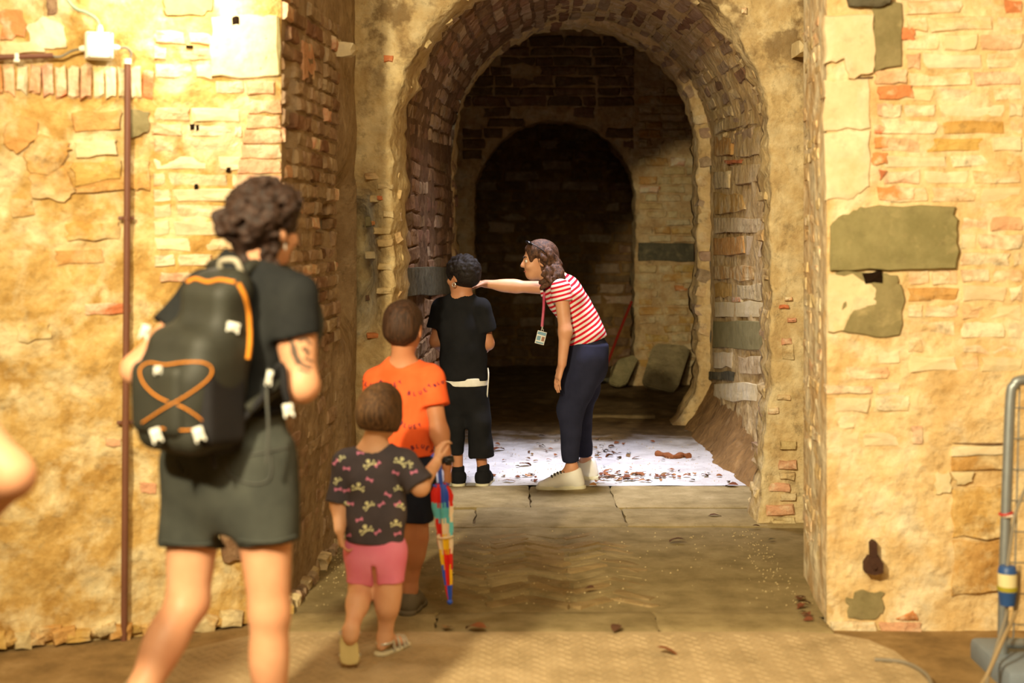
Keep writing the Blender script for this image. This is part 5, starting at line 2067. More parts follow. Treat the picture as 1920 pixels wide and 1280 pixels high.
# ------------------------------------------------------------------ the folded umbrella
def umbrella():
    top, tip = P(824, 872, 5.56), P(843.5, 1128, 5.56)
    ax = (tip - top).normalized()
    root = thing('umbrella', 'folded colourful child umbrella held by the boy in orange', 'umbrella', tip)
    e1 = ax.orthogonal().normalized()
    e2 = ax.cross(e1)
    Ln = (tip - top).length
    cols = {'red': srgb(206, 34, 30), 'blue': srgb(48, 84, 190), 'cyan': srgb(96, 190, 204), 'cream': srgb(226, 206, 180), 'yellow': srgb(236, 186, 34)}
    mm = {k: cloth('umbrella_' + k, v, None, 300, .2, .45, .4) for k, v in cols.items()}
    seq = [['red', 'cyan', 'cream', 'red', 'yellow', 'red', 'blue'], ['red', 'cream', 'cyan', 'cream', 'red', 'yellow', 'blue'], ['blue', 'cyan', 'cream', 'yellow', 'red', 'red', 'blue'], ['red', 'cyan', 'red', 'cream', 'yellow', 'blue', 'red']]
    n = 8
    for k in range(n):
        me_v, me_f, mi = [], [], []
        rows = 22
        for i in range(rows + 1):
            t = i / rows
            # ruffled rim, then a slow taper to the tip
            rad = .040 * (1 - t) ** .75 + .007
            if t < .06:
                rad = .028 + t * .25
            rad *= 1 + .05 * math.sin(i * 1.9 + k)
            c = top + ax * (.15 * Ln + t * Ln * .84)
            for j in range(5):
                a = 2 * math.pi * (k + j / 4) / n + .5 * t
                w = 1 - .40 * math.sin(math.pi * j / 4)
                sk = .012 * math.sin(math.pi * j / 4) if t < .08 else 0
                me_v.append(c + (e1 * math.cos(a) + e2 * math.sin(a)) * rad * w - ax * sk)
        names = seq[k % 4]
        for i in range(rows):
            for j in range(4):
                b = i * 5 + j
                me_f.append((b, b + 1, b + 6, b + 5))
                mi.append(min(6, int((i / rows) * 7 + .25 * (j % 2))))
        me = mesh('canopy_panel', me_v, me_f, True)
        for q in names:
            me.materials.append(mm[q])
        me.polygons.foreach_set('material_index', mi)
        me.update()
        o = link('canopy_panel', me)
        finish_parent(o, root)
    m = MB()
    m.tube([top + ax * .03, top + ax * Ln * .99], .004, 8)
    m.build('shaft', M['silver'], None, True, root)
    m = MB()
    m.tube(spline([top + ax * .11, top + ax * .03, top - ax * .02, top - ax * .045 + e1 * .015, top - ax * .035 + e1 * .035], 6), .0085, 10)
    m.build('handle', mm['blue'], None, True, root)
    m = MB()
    for k in range(n):
        a = 2 * math.pi * k / n
        m.ball(top + ax * .145 * Ln * 1.0 + (e1 * math.cos(a) + e2 * math.sin(a)) * .028, .005, 8, 6)
    m.build('rib_tips', mm['blue'], None, True, root)
    m = MB()
    m.ball(tip, .0115, 12, 8)
    m.build('tip', mm['blue'], None, True, root)
    m = MB()
    m.tube([top + ax * .52 * Ln + (e1 * math.cos(a) + e2 * math.sin(a)) * .030 for a in np.linspace(0, 6.283, 20)[:-1]], .004, 8, True)
    m.build('closing_band', mm['cream'], None, True, root)


umbrella()


# ------------------------------------------------------------------ boy in black
def black_boy():
    root = thing('person', 'boy in black t-shirt and cropped black trousers standing before the guide', 'person', F(880, 915), None)
    d = 8.52
    rt, fr = Vector((1, .05, 0)), Vector((-.05, 1, 0))
    NB, SL, SR = P(866, 556, d), P(828, 578, d + .02), P(903, 578, d - .02)
    EL, WL = P(817, 640, d + .02), P(838, 664, d + .24)
    ER, WR_ = P(915, 644, d), P(898, 668, d + .22)
    PV = P(868, 725, d)
    HL, HR = P(851, 735, d), P(889, 735, d)
    KL, AL = P(856, 800, d - .02), P(859, 893, d)
    KR, AR = P(896, 800, d - .02), P(906, 890, d)
    s = Shape(.03)
    s.chain([(PV, .125, .095), (P(867, 670, d), .110, .085), (P(866, 610, d), .122, .088), (P(866, 574, d), .10, .065)], rt)
    s.cone(P(866, 573, d), SL, .055, .045)
    s.cone(P(866, 573, d), SR, .055, .045)
    s.cone(SL, EL, .040, .034)
    s.cone(EL, WL, .034, .024)
    s.cone(SR, ER, .040, .034)
    s.cone(ER, WR_, .034, .024)
    add_leg(s, HL, KL, AL, .066, .040, .030)
    add_leg(s, HR, KR, AR, .066, .040, .030)
    add_foot(s, AL, (-.1, 1, 0), .88)
    add_foot(s, AR, (.15, 1, 0), .88)
    add_hand(s, WL, (.5, .8, .1), (.6, -.6, 0), 1, .85, .5)
    add_hand(s, WR_, (-.5, .8, .1), (-.6, -.6, 0), -1, .85, .5)
    hc = P(866, 519, d)
    at, R = add_head(s, hc, (-.80, .60, -.08), (0, 0, 1), .93, NB, .047, child=True)
    s.build('body', M['skin_tan'], root, .006)
    eyes(at, R, .93, root, M['iris'])
    h = hair_cap(at, R, .93, .022, .02)
    h.ell(at(0, .10, -.05), Vector((.09, .060, .085)) * .93, R, .015, True)
    for sx in (-1, 1):
        h.ell(at(sx * .095, .02, -.030), Vector((.035, .042, .050)) * .93, R, .012, True)

    def spot(r):
        th, ph = r.uniform(0, 6.28), math.acos(r.uniform(-.6, 1))
        v = Vector((math.sin(ph) * math.cos(th), math.sin(ph) * math.sin(th), math.cos(ph)))
        if v.y > .3 and v.z < .4:
            v.y = -v.y
        if v.z < 0 and v.y > -.35:
            v.z = -v.z
        return at(v.x * .094, -.014 + v.y * .114, .036 + v.z * .104), 0
    curls(h, spot, 420, .007, .012, 9, .006)
    h.build('hair', M['hair_black'], root, .0045)
    m = MB()
    e = at(-.088, -.002, -.048)
    ex = R.col[1]
    m.tube([e + ex * (.012 * math.cos(q)) + Vector((0, 0, .012 * math.sin(q))) for q in np.linspace(0, 6.283, 16)[:-1]], .0026, 6, True)
    m.build('earring', M['silver'], None, True, root)

    def trunk(g, zcut, top=True):
        s = Shape(.035)
        s.chain([(P(872, 730, d), .139, .112), (P(869, 670, d), .136, .104), (P(866, 615, d), .140, .102), (P(866, 578, d), .112, .076)], rt, grow=g)
        return s
    s = trunk(0, 0)
    s.cone(P(866, 573, d), SL, .060, .058)
    s.cone(P(866, 573, d), SR, .060, .058)
    s.cone(SL, SL.lerp(EL, .60), .060, .066, cut='b', k=.02)
    s.cone(SR, SR.lerp(ER, .62), .060, .066, cut='b', k=.02)
    s.cone(NB + Vector((0, 0, -.012)), NB + Vector((-.01, .01, .10)), .058, .065, sub=True, k=.01)
    s.keep(P(872, 712, d), (-.02, 0, -1))
    s.noise(.0045, 36, 41, (1, 1, .5))
    s.build('t_shirt', M['black_cotton'], root, .006)
    s = trunk(-.002, 0)
    s.keep(P(872, 722, d), (0, 0, -1))
    s.keep(P(872, 706, d), (0, 0, 1))
    s.build('undershirt', M['white_cotton'], root, .005, 'white hem of an undershirt')
    m = MB()
    m.tube(spline([P(915, 690, d - .02), P(916, 705, d - .06), P(914, 735, d - .05), P(913, 748, d - .04)], 6), .004, 6)
    m.build('drawstring', M['white_cotton'], None, True, root)
    s = Shape(.03)
    s.chain([(P(869, 745, d), .132, .108), (P(869, 705, d), .116, .090)], rt, cut='b')
    s.cone(HL, P(853, 795, d - .015), .086, .070)
    s.cone(P(853, 795, d - .015), P(858, 850, d - .008), .070, .052, cut='b')
    s.cone(HR, P(896, 790, d - .015), .086, .074)
    s.cone(P(896, 790, d - .015), P(902, 856, d - .008), .074, .078, cut='b')
    s.box(P(874, 838, d), (.004, .3, .105), Matrix.Rotation(.04, 3, 'Y'), .006, .02, True)
    s.noise(.004, 34, 7)
    s.build('trousers', M['black_cotton'], root, .006)
    for A in (AL, AR):
        s = Shape(.01)
        s.cone(A + Vector((0, 0, .065)), A + Vector((0, 0, -.01)), .038, .040, cut='a')
        s.build('sock', M['black_cotton'], root, .005)
    shoe(root, AL, (-.1, 1, 0), .9, M['black_cotton'], M['off_white_rubber'])
    shoe(root, AR, (.15, 1, 0), .9, M['black_cotton'], M['off_white_rubber'])


black_boy()


# ------------------------------------------------------------------ the guide
def guide():
    root = thing('person', 'woman in red and white striped top bending forward with one arm stretched out', 'person', F(1075, 916), None)
    rt = Vector((0, 1, 0))               # she faces left: her right side is nearer... the near arm is her left
    NB = P(1036, 524, 8.47)
    SN, SF = P(1052, 545, 8.32), P(1036, 540, 8.62)
    EN, WN = P(1060, 622, 8.26), P(1054, 682, 8.24)
    EF, WF_ = P(968, 537, 8.68), P(910, 532, 8.70)
    spine = [(P(1102, 662, 8.47), .158, .118), (P(1094, 622, 8.47), .140, .100), (P(1082, 590, 8.47), .128, .092), (P(1062, 556, 8.47), .140, .104), (P(1048, 536, 8.47), .115, .076)]
    HN, HF = P(1097, 680, 8.38), P(1099, 680, 8.57)
    KN, AN = P(1070, 768, 8.37), P(1072, 878, 8.40)
    KF, AF = P(1087, 772, 8.60), P(1099, 866, 8.74)
    s = Shape(.03)
    s.chain(spine, (0, 1, 0))
    s.cone(P(1048, 536, 8.47), SN, .055, .045)
    s.cone(P(1048, 536, 8.47), SF, .055, .045)
    s.cone(SN, EN, .044, .037)
    s.cone(EN, WN, .037, .026)
    s.cone(SF, EF, .043, .035)
    s.cone(EF, WF_, .036, .025)
    s.ell(EF.lerp(WF_, .3), (.075, .036, .036), None)
    add_leg(s, HN, KN, AN, .080, .048, .032)
    add_leg(s, HF, KF, AF, .080, .048, .032)
    add_foot(s, AN, (-1, -.12, 0), .98)
    add_foot(s, AF, (-1, .1, 0), .98)
    add_hand(s, WN, (-.28, -.02, -.96), (.75, .35, -.2), -1, .95, .22)
    add_hand(s, WF_, (-1, .03, .05), (0, .2, -1), 1, .95, .35)
    hc = P(1011, 489, 8.47)
    at, R = add_head(s, hc, (-.985, -.08, -.10), (-.06, 0, 1), 1.0, NB, .050)
    body = s.build('body', M['skin'], root, .0055)
    eyes(at, R, 1.0, root, M['iris'])
    m = MB()
    m.tube(spline([at(-.022, .088, -.056), at(0, .0955, -.053), at(.022, .088, -.056)], 4), .0036, 6)
    m.build('lips', plain('lips', srgb(170, 92, 84), .4, .4), None, True, root)
    # long wavy hair
    h = hair_cap(at, R, 1.0, .010, .02)
    h.ell(at(0, .116, -.005), Vector((.082, .066, .098)), R, .010, True)
    h.ell(at(.085, .03, -.02), Vector((.030, .040, .050)), R, .012, True)
    h.ell(at(-.085, .03, -.02), Vector((.030, .040, .050)), R, .012, True)
    r = random.Random(3)
    for i in range(46):
        # strands that fall from the crown over the nape onto the shoulder
        y0 = r.uniform(-.085, .085)
        x0 = r.uniform(1010, 1036)
        pts = [P(x0, 468 + r.uniform(-4, 8), 8.47 + y0), P(x0 + r.uniform(4, 16), 495, 8.47 + y0 * 1.15), P(r.uniform(1018, 1052), 515, 8.47 + y0 * 1.25), P(r.uniform(1014, 1066), r.uniform(528, 548), 8.47 + y0 * 1.4)]
        if y0 < 0:
            for q in pts[2:]:
                q.y -= .03
        q = spline(pts, 4)
        for a, b in zip(q, q[1:]):
            w = .013 + .004 * math.sin(i + a.z * 70)
            off = Vector((.007 * math.sin(a.z * 95 + i), .007 * math.cos(a.z * 95 + i * 2), 0))
            off2 = Vector((.007 * math.sin(b.z * 95 + i), .007 * math.cos(b.z * 95 + i * 2), 0))
            h.cone(a + off, b + off2, w, w * .92, k=.007)
    h.build('hair', M['hair_guide'], root, .005)
    # sunglasses pushed up on the head
    m = MB()
    for sx in (-1, 1):
        c = at(sx * .036, .050, .112)
        m.ball(c, (.030, .010, .022), 14, 8, R @ Matrix.Rotation(-.9, 3, 'X'))
        m.tube([at(sx * .066, .040, .108), at(sx * .088, -.01, .07), at(sx * .090, -.05, .03)], .003, 6)
    m.tube([at(-.012, .056, .113), at(.012, .056, .113)], .003, 6)
    m.build('sunglasses', M['black_plastic'], None, True, root)
    # striped top
    s = Shape(.035)
    s.chain([(P(1107, 668, 8.47), .164, .134), (P(1096, 630, 8.47), .154, .120), (P(1084, 594, 8.47), .140, .106), (P(1063, 558, 8.47), .152, .114), (P(1049, 540, 8.47), .125, .084)], (0, 1, 0))
    s.cone(P(1048, 537, 8.47), SN, .060, .056)
    s.cone(P(1048, 537, 8.47), SF, .060, .056)
    s.cone(NB + Vector((.012, 0, -.015)), NB + Vector((-.03, 0, .09)), .062, .07, sub=True, k=.01)
    ax = (spine[1][0] - spine[3][0]).normalized()
    s.keep(P(1098, 641, 8.47), Vector((.28, 0, -.96)))
    s.noise(.005, 34, 51)
    s.build('top', M['red_stripe'], root, .006)
    for S_, E_ in ((SN, EN), (SF, EF)):
        s = Shape(.02)
        s.cone(S_ + (S_ - E_).normalized() * .01, S_.lerp(E_, .28), .061, .062, cut='b')
        s.build('sleeve', M['red_stripe_sleeve'], root, .006)
    # trousers
    s = Shape(.04)
    s.chain([(P(1100, 678, 8.47), .166, .124), (P(1100, 648, 8.47), .160, .122), (P(1094, 622, 8.47), .144, .104)], (0, 1, 0), cut='b')
    for H_, K_, A_, hem in ((HN, KN, AN, P(1070, 864, 8.40)), (HF, KF, AF, P(1096, 853, 8.70))):
        s.cone(H_, H_.lerp(K_, .5), .112, .096)
        s.cone(H_.lerp(K_, .5), K_, .096, .074)
        s.cone(K_, hem, .074, .049, cut='b')
    s.ell(P(1112, 680, 8.47), (.075, .14, .09), None)
    s.noise(.003, 30, 61)
    s.build('trousers', M['navy_trouser'], root, .006)
    shoe(root, AN, (-1, -.10, 0), .98, M['white_leather'], M['off_white_rubber'], lace=M['grey_web'], high=.105)
    shoe(root, AF, (-1, .15, 0), .98, M['white_leather'], M['off_white_rubber'], lace=M['grey_web'], high=.105)
    # the round emblem on the near shoe
    m = MB()
    c = Vector((AN.x - .075, AN.y - .042, .062))
    m.tube([c + Vector((.016 * math.cos(q), .004 * math.cos(q) - .002, .011 * math.sin(q))) for q in np.linspace(.7, 5.6, 16)], .0022, 6)
    m.tube([c + Vector((.009 * math.cos(q), .002 * math.cos(q) - .002, .005 * math.sin(q))) for q in np.linspace(.9, 5.2, 12)], .0018, 6)
    m.build('emblem', plain('silver_grey', srgb(150, 148, 140)), None, True, root)
    # lanyard with badge
    ln = bpy.data.objects.new('lanyard', None)
    COL.objects.link(ln)
    ln.parent = root
    ln.location = (0, 0, 0)
    ln['label'] = 'pink lanyard with a card badge'
    m = MB()
    pts = [P(1046, 520, 8.42), P(1030, 530, 8.40), P(1021, 548, 8.42), P(1019, 580, 8.45), P(1016, 612, 8.46)]
    m.tube(spline(pts, 6), .0075, 6)
    pts = [P(1046, 520, 8.52), P(1030, 530, 8.54), P(1022, 550, 8.52), P(1020, 580, 8.48), P(1017, 612, 8.47)]
    m.tube(spline(pts, 6), .0075, 6)
    m.build('strap', cloth('pink_lanyard', srgb(196, 74, 104), srgb(214, 120, 140)), None, True, ln, lr=root)
    Rb = Matrix.Rotation(.25, 3, 'Y')
    c = P(1014, 633, 8.455)
    m = MB()
    m.box(c, (.056, .004, .078), Rb, .0015)
    m.build('badge', M['white_plastic'], None, True, ln, lr=root)
    m = MB()
    m.box(c + Rb @ Vector((0, -.003, .026)), (.050, .002, .018), Rb)
    m.box(c + Rb @ Vector((-.012, -.003, -.004)), (.022, .002, .026), Rb)
    m.box(c + Rb @ Vector((0, -.003, -.030)), (.046, .002, .008), Rb)
    m.build('badge_print', plain('badge_blue', srgb(120, 158, 178), .5), None, False, ln, lr=root)
    m = MB()
    m.box(c + Rb @ Vector((.014, -.003, -.004)), (.016, .002, .026), Rb)
    m.build('badge_photo', plain('badge_photo', srgb(150, 110, 90), .5), None, False, ln, lr=root)
    m = MB()
    m.tube([P(1017, 611, 8.46), P(1016.5, 618, 8.455)], .005, 8)
    m.tube([P(1017, 619, 8.455) + Vector((.007 * math.cos(q), 0, .007 * math.sin(q))) for q in np.linspace(0, 6.283, 12)[:-1]], .002, 6, True)
    m.build('clip', M['silver'], None, True, ln, lr=root)


guide()


# ------------------------------------------------------------------ visitor at the left edge, only an elbow in view
def bystander():
    d = 2.9
    root = thing('person', 'visitor at the left edge with one bare elbow bent out', 'person', Vector((-1.42, 2.95, 0)))
    rt, fr = Vector((.95, -.3, 0)), Vector((.3, .95, 0))
    c = Vector((-1.42, 2.95, 0))

    def Q(x, y, z_):
        return c + rt * x + fr * y + Vector((0, 0, z_))
    SR, SL = Q(.17, 0, 1.34), Q(-.17, 0, 1.34)
    ER = P(24, 892, 2.86)
    WR_ = P(-52, 985, 2.98)
    EL, WL = Q(-.24, -.02, 1.06), Q(-.22, .12, .84)
    s = Shape(.03)
    s.chain([(Q(0, 0, .90), .165, .115), (Q(0, 0, 1.06), .135, .095), (Q(0, 0, 1.22), .150, .105), (Q(0, 0, 1.36), .11, .07)], rt)
    s.cone(Q(0, 0, 1.36), SR, .06, .048)
    s.cone(Q(0, 0, 1.36), SL, .06, .048)
    s.cone(SR, ER, .048, .040)
    s.cone(ER, WR_, .041, .028)
    s.cone(SL, EL, .046, .038)
    s.cone(EL, WL, .038, .027)
    for sx in (-1, 1):
        add_leg(s, Q(sx * .09, 0, .86), Q(sx * .10, .01, .47), Q(sx * .11, 0, .08), .085, .054, .036, (0, -1, 0))
        add_foot(s, Q(sx * .11, 0, .08), fr, 1.0)
    add_hand(s, WL, (.1, .2, -1), (.9, .1, 0), 1, 1.0, .35)
    add_hand(s, WR_, (-.6, .75, -.2), (-.7, -.5, -.4), 1, 1.0, .25)
    at, R = add_head(s, Q(0, .02, 1.55), fr, (0, 0, 1), 1.0, Q(0, 0, 1.40))
    s.build('body', M['skin'], root, .007)
    eyes(at, R, 1.0, root, M['iris'])
    h = hair_cap(at, R, 1.0, .014)
    h.noise(.003, 110, 3, (1, 1, .3))
    h.build('hair', M['hair_dark'], root, .007)
    s = Shape(.035)
    s.chain([(Q(0, 0, .88), .176, .130), (Q(0, 0, 1.06), .158, .116), (Q(0, 0, 1.22), .166, .12), (Q(0, 0, 1.35), .12, .08)], rt)
    s.cone(Q(0, 0, 1.355), SR, .062, .060)
    s.cone(Q(0, 0, 1.355), SL, .062, .060)
    s.cone(SR, SR.lerp(ER, .35), .060, .062, cut='b')
    s.cone(SL, SL.lerp(EL, .45), .060, .062, cut='b')
    s.keep(Q(0, 0, .86), (0, 0, -1))
    s.noise(.004, 34, 12)
    s.build('t_shirt', M['white_cotton'], root, .009)
    s = Shape(.04)
    s.chain([(Q(0, 0, .80), .17, .125), (Q(0, 0, .98), .158, .118)], rt, cut='b')
    for sx in (-1, 1):
        s.cone(Q(sx * .09, 0, .86), Q(sx * .10, .01, .50), .098, .088, cut='b')
    s.build('shorts', M['navy'], root, .009)
    for sx in (-1, 1):
        shoe(root, Q(sx * .11, 0, .08), fr, 1.02, M['grey_canvas'], M['off_white_rubber'])


bystander()

# ------------------------------------------------------------------ fittings on the left wall
M['pipe_brown'] = plain('brown_painted_steel', srgb(112, 72, 54), .5, .35, var=.18, scale=9)
M['cable_grey'] = plain('grey_cable', srgb(128, 118, 100), .6)
M['cable_green'] = plain('green_cable', srgb(150, 172, 146), .6)
M['box_white'] = plain('white_box_plastic', srgb(236, 232, 214), .45, .3, var=.03)
M['steel_grey'] = plain('galvanised_steel', srgb(140, 146, 148), .45, .5, .6, var=.15, scale=30)
M['rust'] = plain('rusty_iron', srgb(74, 50, 38), .85, .2, .3, var=.4, scale=45, bump=.6)
M['fog_plastic'] = plain('grey_plastic', srgb(120, 130, 140), .6, .3)


def onwall(x, y, off):
    u, z = WL.at(x, y)
    return WL.a + WL.eu * u + WL.ez * z + WL.n * (off + 0.012)


u_, n_ = WL.eu, WL.n
RW = Matrix((u_, -n_, Vector((0, 0, 1)))).transposed()
jb = thing('junction_box', 'white square junction box on the wall above the brown pipe', 'junction box', onwall(183, 90, 0))
m = MB()
m.box(onwall(183, 89, .032), (.102, .060, .102), RW, .006)
m.build('housing', M['box_white'], None, True, jb)
m = MB()
m.box(onwall(183, 89, .066), (.096, .012, .096), RW, .005)
m.build('lid', M['box_white'], None, True, jb)
for dx, dy in ((-20, -21), (20, -21), (-20, 21), (20, 21)):
    m = MB()
    c = onwall(183 + dx, 89 + dy, .072)
    m.tube([c, c + n_ * .004], .004, 8)
    m.build('screw', M['steel_grey'], None, True, jb)
for a, b in (((156, 93), (146, 94)), ((210, 92), (222, 92)), ((185, 62), (185, 50))):
    m = MB()
    m.tube([onwall(*a, .030), onwall((a[0] + b[0]) / 2, (a[1] + b[1]) / 2, .030), onwall(*b, .030)], [.013, .012, .008], 10)
    m.build('gland', M['box_white'], None, True, jb)
pp = thing('conduit_pipe', 'brown vertical conduit pipe running down the left wall from the junction box', 'pipe', onwall(232, 1225, .02))
m = MB()
m.tube(spline([onwall(237, 116, .022), onwall(236, 400, .024), onwall(233, 800, .026), onwall(230, 1215, .03)], 10), .0125, 12)
m.build('tube', M['pipe_brown'], None, True, pp)
for y in (409, 790):
    m = MB()
    c = onwall(235 - (y - 409) * .006, y, .022)
    m.tube([c + Vector((0, 0, -.006)), c + Vector((0, 0, .006))], .0165, 12)
    m.box(c - n_ * .010, (.060, .008, .014), RW, .002)
    m.build('clip', M['pipe_brown'], None, True, pp)
m = MB()
m.tube([onwall(237, 122, .022), onwall(237, 112, .022)], .015, 12)
m.build('end_sleeve', M['box_white'], None, True, pp)
m = MB()
m.tube(spline([onwall(230, 1205, .03), onwall(230, 1219, .03), onwall(214, 1223, .03)], 5), .017, 10)
m.build('elbow', M['steel_grey'], None, True, pp)
hp = thing('conduit_pipe', 'short brown horizontal conduit above the upright brick course on the left', 'pipe', onwall(50, 108, .02))
m = MB()
m.tube([onwall(-120, 110, .02), onwall(0, 109, .02), onwall(98, 106, .02)], .0105, 12)
m.build('tube', M['pipe_brown'], None, True, hp)
m = MB()
c = onwall(30, 110, .018)
m.box(c, (.016, .03, .034), RW, .004)
m.box(c + Vector((0, 0, -.012)), (.022, .034, .012), RW, .003)
m.build('clip', M['box_white'], None, True, hp)


def cable(pts, r, mat, label, name='cable'):
    m = MB()
    m.tube(spline(pts, 8), r, 8)
    return tag(m.build(name, mat, None, True), label, 'cable')


cable([onwall(96, 107, .02), onwall(112, 108, .02), onwall(132, 98, .026), onwall(148, 94, .03)], .0052, M['cable_grey'], 'thin grey cable from the horizontal conduit into the junction box')
cable([onwall(222, 92, .03), onwall(234, 92, .03), onwall(243, 100, .028), onwall(242, 110, .024), onwall(237, 120, .022)], .0056, M['cable_grey'], 'short grey cable looping from the junction box into the vertical pipe')
cable([onwall(185, 52, .03), onwall(178, 38, .03), onwall(160, 26, .024), onwall(140, 18, .022), onwall(125, 2, .022), onwall(112, -25, .022)], .0058, M['cable_green'], 'pale green cable rising from the top of the junction box')

lampo = thing('wall_lamp', 'wall lamp mounted high on the left wall beside the white junction box', 'lamp', (-1.19, 5.50, 2.50))
m = MB()
m.tube([Vector((-1.19, 5.54, 2.62)), Vector((-1.08, 5.30, 2.60))], .012, 8)
m.build('bracket', M['rust'], None, True, lampo)
m = MB()
m.tube([Vector((-1.19, 5.28, 2.63)), Vector((-1.19, 5.28, 2.59)), Vector((-1.19, 5.28, 2.57))], [.03, .075, .085], 16, cap=False)
m.build('hood', M['rust'], None, True, lampo)

# ------------------------------------------------------------------ iron fitting on the right wall


def onright(x, y, off):
    u, z = WR.at(x, y)
    return WR.a + WR.eu * u + WR.ez * z + WR.n * (off + .004)


RR_ = Matrix((WR.eu, -WR.n, Vector((0, 0, 1)))).transposed()
ir = thing('iron_bracket', 'rusty iron bracket fixed low on the right wall', 'bracket', onright(1635, 1055, 0))
m = MB()
m.prism([onright(x, y, -.01) for x, y in [(1629, 1016), (1635, 1010), (1642, 1014), (1642, 1044), (1630, 1044)]], WR.n, .045)
m.build('stem', M['rust'], None, False, ir)
m = MB()
m.prism([onright(x, y, -.01) for x, y in [(1626, 1040), (1646, 1040), (1652, 1050), (1652, 1068), (1636, 1072), (1618, 1068), (1618, 1052)]], WR.n, .06)
m.build('shoe_plate', M['rust'], None, False, ir)
m = MB()
c = onright(1635, 1056, .05)
m.tube([c, c + WR.n * .012], .009, 8)
m.build('rivet', M['rust'], None, True, ir)

# ------------------------------------------------------------------ steel plate on the floor in front
plate_mat = ground('painted_tread_plate', [srgb(150, 130, 96), srgb(172, 150, 114), srgb(186, 164, 128)], scale=5, dirt=.2)
pl = thing('floor_plate', 'tan tread plate lying on the floor in front of the stone kerb', 'plate', (0, 5.0, 0))
ol = [(-1.32, 3.9), (-1.32, 5.08), (-1.14, 5.27), (-0.95, 5.445), (1.10, 5.445), (1.24, 5.42), (1.34, 5.34), (1.40, 5.20), (1.42, 5.0), (1.43, 3.9)]
m = MB()
m.prism([Vector((x, y, -.028)) for x, y in ol], (0, 0, 1), .032)
o = m.build('sheet', plate_mat, None, False, pl)
bm = bmesh.new()
bm.from_mesh(o.data)
bmesh.ops.recalc_face_normals(bm, faces=bm.faces)
bm.to_mesh(o.data)
bm.free()
vs, fs = [], []
ny = 0
y = 4.55
while y < 5.42:
    x = -1.26 + (.024 if ny % 2 else 0)
    k = 0
    while x < 1.40:
        lim = 1.39 if y < 5.2 else 1.39 - (y - 5.2) * .75
        liml = -1.28 if y < 5.08 else -1.28 + (y - 5.08) * .92
        if liml < x < lim:
            a = math.radians(40) * (1 if k % 2 else -1)
            ca, sa = math.cos(a), math.sin(a)
            b = len(vs)
            for px, py, pz in ((-.017, 0, 0), (0, -.0045, 0), (.017, 0, 0), (0, .0045, 0), (-.009, 0, .0035), (.009, 0, .0035)):
                vs.append((x + px * ca - py * sa, y + px * sa + py * ca, .0038 + pz))
            fs += [(b, b + 1, b + 4), (b + 1, b + 5, b + 4), (b + 1, b + 2, b + 5), (b + 2, b + 3, b + 5), (b + 3, b + 4, b + 5), (b + 3, b, b + 4)]
        x += .048
        k += 1
    y += .030
    ny += 1
o = link('tread_pattern', mesh('tread_pattern', vs, fs), plate_mat)
finish_parent(o, pl)
o['kind'] = 'stuff'
cable([F(1640, 1236, .01), F(1690, 1240, .012), F(1725, 1255, .012), F(1745, 1278, .01), F(1752, 1330, .01)], .007, M['cable_grey'], 'pale cable lying along the right edge of the tread plate')

# ------------------------------------------------------------------ wire mesh gate and its cables at the right edge
D = 5.02
gt = thing('mesh_gate', 'grey tubular gate panel with wire mesh leaning at the right edge', 'gate', P(1884, 1255, D))
m = MB()
fr_pts = spline([P(1880, 1240, D), P(1882, 1100, D), P(1890, 860, D + .02), P(1895, 745, D + .03), P(1902, 722, D + .03), P(1920, 712, D + .03), P(2010, 706, D + .05), P(2300, 700, D + .1)], 8)
m.tube(fr_pts, .0185, 12)
m.build('frame_tube', M['steel_grey'], None, True, gt)
m = MB()
m.tube([P(1880, 1205, D), P(2300, 1215, D + .08)], .0185, 12)
m.build('bottom_rail', M['steel_grey'], None, True, gt)
for i in range(9):
    x0 = 1906 + i * 24
    m = MB()
    m.tube([P(x0 + 6, 716, D + .04), P(x0 - 6, 1205, D + .01)], .0028, 6)
    m.build('wire', M['steel_grey'], None, True, gt)
for i in range(8):
    yy = 770 + i * 58
    xl = 1893 - (yy - 745) * .026
    m = MB()
    m.tube([P(xl, yy - 6, D + .015), P(2300, yy + 6, D + .08)], .0028, 6)
    m.build('wire', M['steel_grey'], None, True, gt)
for k, cl in ((0, srgb(186, 60, 48)), (1, srgb(220, 206, 190))):
    m = MB()
    c = P(1886 + k * 5, 962 + k * 5, D)
    m.tube([c + Vector((.022 * math.cos(q), .022 * math.sin(q), .004 * math.cos(q + k))) for q in np.linspace(0, 6.283, 18)[:-1]], .0045, 6, True)
    m.build('tie', plain('tie_band', cl), None, True, gt)
m = MB()
m.box(P(1895, 1262, D) + Vector((0, 0, .02)), (.16, .42, .10), None, .02)
m.build('foot_block', M['fog_plastic'], None, True, gt)
pc = P(1889, 1098, D - .10)
pg = thing('power_connector', 'blue and yellow power connector hanging on the mesh gate', 'connector', pc)
cb = plain('connector_blue', srgb(38, 74, 128), .45, .4)
for nm, za, zb, r0, r1, mt in (('body', .070, .045, .024, .033, cb), ('label_ring', .045, .000, .032, .032, plain('connector_cream', srgb(212, 200, 150), .5)),
                               ('ring', .000, -.016, .034, .034, plain('connector_yellow', srgb(150, 140, 40), .5)), ('cap', -.016, -.066, .034, .026, cb)):
    m = MB()
    m.tube([pc + Vector((0, 0, za)), pc + Vector((0, 0, (za * 3 + zb) / 4)), pc + Vector((0, 0, zb))], [r0, (r0 + r1) / 2 + .001, r1], 16)
    m.build(nm, mt, None, True, pg)
cable([pc + Vector((0, 0, .068)), P(1895, 1020, D - .09), P(1905, 960, D - .08), P(1930, 900, D - .07)], .006, M['cable_grey'], 'grey cable coming down to the blue power connector')
cable([pc + Vector((.0, 0, -.064)), P(1885, 1160, D - .10), P(1868, 1215, D - .14), F(1850, 1290, .012), F(1870, 1320, .012)], .006, M['cable_grey'], 'grey cable hanging from the underside of the blue connector')
